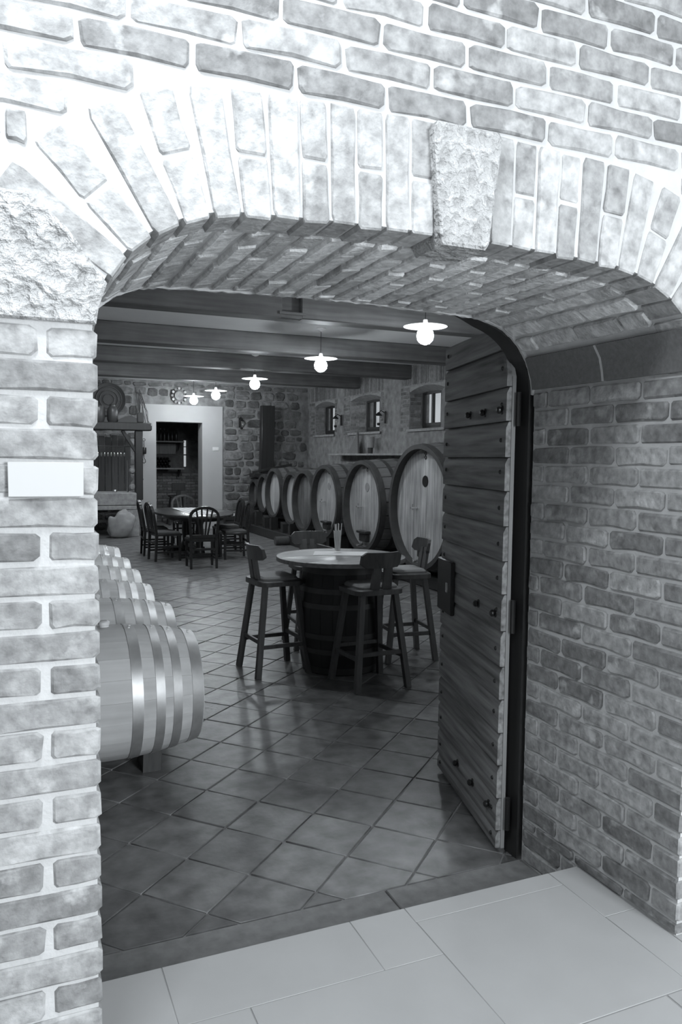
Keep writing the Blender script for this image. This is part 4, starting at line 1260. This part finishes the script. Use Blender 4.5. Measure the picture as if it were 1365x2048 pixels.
# twig garland by the surround
tg = thing('dried_vine', 'dry twisted vine twigs hanging over the corner of the white surround', 'vine', (2.95, CY1-.09, 2.6))
for i in range(9):
    p = [(-.12+U(-.03,.03), 0, .58+U(-.05,.05))]; x = p[0][0]
    for k in range(6):
        x += U(-.03,.07); p.append((x, U(-.03,.02), .58-.13*(k+1)*U(.8,1.1)))
    MB().tube(p, .006, 5).build('twig', M_TWIG, tg)
# hanging scale
hs = thing('hook_scale', 'small dark hanging scale with a hook on the white surround', 'scale', (2.93, CY1-.10, 1.92))
MB().lathe([(0,-.16),(.045,-.155),(.055,-.13),(.055,-.02),(.045,.0),(0,.005)][::1], 14).build('body', M_IRON, hs)
MB().tube([(0,0,.0),(0,0,.14)], .008, 6).tube([(.03*math.cos(a*.785),0,.17+.03*math.sin(a*.785)) for a in range(9)], .006, 6).build('ring', M_IRON, hs)
MB().tube([(0,0,-.15),(0,0,-.25),(.03,0,-.29),(.035,0,-.34),(0,0,-.37),(-.035,0,-.34)], .008, 6).build('hook', M_IRON, hs)
# clock / wreath ring above the doorway
wt = thing('wall_wreath', 'round openwork wreath on the stone wall above the white doorway', 'wreath', (3.745, CY1-.07, 3.13))
MB().tube([(.16*math.cos(a*2*math.pi/28),0,.17*math.sin(a*2*math.pi/28)) for a in range(29)], .018, 7, cap=False).build('ring', M_TWIG, wt)
for i in range(12):
    a = i*math.pi/6
    MB().lathe([(0,-.012),(.028,-.01),(.03,.0),(0,.012)], 8, 'y', (.16*math.cos(a), -.02, .17*math.sin(a))).build('blossom', M_CARD if i % 2 else M_SACK, wt)
MB().lathe([(0,-.01),(.10,-.01),(.10,.01),(0,.01)], 20, 'y').build('disc', M_HSTONE, wt)
# sack and board
import bmesh
def sack_mesh():
    bm = bmesh.new(); bmesh.ops.create_icosphere(bm, subdivisions=4, radius=1)
    rng = random.Random(3)
    waves = [(Vector((rng.uniform(-1,1),rng.uniform(-1,1),rng.uniform(-1,1))).normalized(), rng.uniform(4,9), rng.uniform(0,6)) for _ in range(8)]
    for v in bm.verts:
        p = v.co.copy(); f_ = 1+sum(.045*math.sin(k*p.dot(d)+ph) for d, k, ph in waves)
        x = math.copysign(abs(p.x)**.75, p.x); y = math.copysign(abs(p.y)**.8, p.y); z = math.copysign(abs(p.z)**.7, p.z)
        v.co = Vector((x*.27*f_+.03*z, y*.17*f_, (z+1)*.26*f_+ (0.0)))
        if v.co.z < 0: v.co.z = 0
    m = bpy.data.meshes.new('sack'); bm.to_mesh(m); bm.free(); m.materials.append(M_SACK)
    for p in m.polygons: p.use_smooth = True
    return m
o = link('canvas_sack', sack_mesh()); o.location = (2.20,16.78,0); tag(o, 'crumpled pale canvas sack on the floor before the hearth', 'sack')
o = MB().cbox(-.16,.16,-.03,.03,0,.56,.005).build('leaning_board', M_HSTONE); o.location = (2.46,17.02,0); o.rotation_euler = (-.06,0,0); tag(o, 'pale board leaning behind the canvas sack', 'board')

# ================================================================== THINGS ALONG THE WALLS
# dark upright timber on the back wall
o = MB().cbox(-.16,.16,-.10,.10,.0,1.62,.012).build('upright_timber', M_BLACKW); o.location = (5.80, 18.08, 1.34); o.rotation_euler = (0,.015,0)
tag(o, 'black upright timber board standing against the back wall above the casks', 'timber')
cr = MB().cbox(5.45,6.95,17.95,18.33,1.24,1.34,.01).build('wall_ledge', M_BLACKW); tag(cr, 'dark wooden ledge under the upright timber on the back wall', 'ledge')
o = MB().bar((5.42,17.98,1.36),(6.4,17.93,1.55),.05,.06).build('leaning_pole', M_BLACKW); tag(o, 'dark pole lying across the foot of the upright timber', 'pole')
o = MB().lathe([(0,0),(.10,0),(.13,.05),(.12,.06),(.09,.02),(0,.015)], 18).build('metal_bowl', M_CHROME); o.location = (6.45,18.12,1.342); tag(o, 'shiny shallow bowl on the dark ledge by the back wall', 'bowl')
def lantern(name, label, loc, rz):
    t = thing(name, label, 'wall lamp', loc, rz, 'iron wall lanterns')
    MB().cbox(-.03,.03,-.02,0,-.12,.12,.004).build('plate', M_IRON, t)
    MB().tube([(0,-.01,.08),(0,-.10,.13),(0,-.15,.08)], .009, 6).build('arm', M_IRON, t)
    MB().lathe([(0,.10),(.03,.08),(.075,.03),(.07,.025),(0,.03)], 12, 'z', (0,-.15,0)).build('hood', M_IRON, t)
    MB().lathe([(.055,.025),(.06,-.04),(.045,-.11),(.02,-.15),(0,-.15)], 12, 'z', (0,-.15,0)).build('chimney', M_GLASS, t)
    MB().lathe([(0,-.17),(.03,-.16),(.035,-.12),(0,-.11)], 10, 'z', (0,-.15,0)).build('burner', M_IRON, t)
lantern('wall_lantern', 'small iron wall lantern on the stone wall right of the white surround', (5.22, CY1-.03, 2.55), 0)
lantern('wall_lantern', 'small iron wall lantern between the two farther windows', (XW-.03, 16.15, 2.57), -math.pi/2)
lantern('wall_lantern', 'small iron wall lantern between the two nearer windows', (XW-.03, 13.95, 2.54), -math.pi/2)
# little triangle frame and cup on the ledge over the casks
le = MB().cbox(XW-.32, XW-.01, 12.6, 16.2, 1.78, 1.82, .006).build('stone_ledge', M_HSTONE); tag(le, 'narrow stone ledge on the window wall above the casks', 'ledge')
mb = MB(); mb.prism([(-.28,0),(.24,0),(-.12,.46)], lambda u,v,d: (d,u,v), -.02, .02, .004)
o = link('slate_triangle', recalc(mb.mesh('slate_triangle', M_DARKSTONE))); o.location = (XW-.16,15.2,1.82); o.rotation_euler = (0,.12,0); tag(o, 'dark triangular slate leaning on the ledge above the casks', 'slate')
t = thing('paper_cup', 'small pale cup with a dark base on the ledge above the casks', 'cup', (XW-.16,14.35,1.82))
MB().lathe([(0,0),(.05,0),(.055,.12),(0,.12)], 14).build('base', M_CROCK, t); MB().lathe([(.075,.12),(.08,.34),(.075,.34),(.07,.125)], 14).build('rim', M_SACK, t)
# low table with crate at the back wall
lt = thing('low_crate', 'dark slatted crate with white cloths on it by the back wall', 'crate', (4.84,17.72,0))
for z in (.02,.14,.26): MB().cbox(-.24,.24,-.2,.2,z,z+.09,.006).build('slat', M_BLACKW, lt)
for sx in (-1,1):
    for sy in (-1,1): MB().cbox(sx*.22-.02,sx*.22+.02,sy*.19-.02,sy*.19+.02,0,.42,.003).build('corner_post', M_BLACKW, lt)
mb = MB(); mb.prism([(-.14,-.1),(.13,-.12),(.16,.08),(-.1,.12)], lambda u,v,d: (u,v,d), .355, .40, .012)
o = link('folded_cloth', recalc(mb.mesh('folded_cloth', M_CARD))); o.location = (4.84,17.68,0.0); tag(o, 'folded white cloth on the dark crate by the back wall', 'cloth')
t = thing('wooden_stool', 'dark plain stool standing inside the dark storeroom doorway', 'stool', (3.98,19.75,0))
MB().cbox(-.2,.2,-.18,.18,.70,.74,.01).build('seat', M_BLACKW, t)
for sx in (-1,1):
    for sy in (-1,1): MB().tube([(sx*.22,sy*.2,0),(sx*.14,sy*.13,.70)], .028, 4, sq=True).build('leg', M_BLACKW, t)
MB().cbox(-.17,.17,-.2,-.17,.86,1.06,.008).build('backrest', M_BLACKW, t); MB().cbox(-.05,.05,-.2,-.17,.74,.86,.004).build('back_post', M_BLACKW, t)
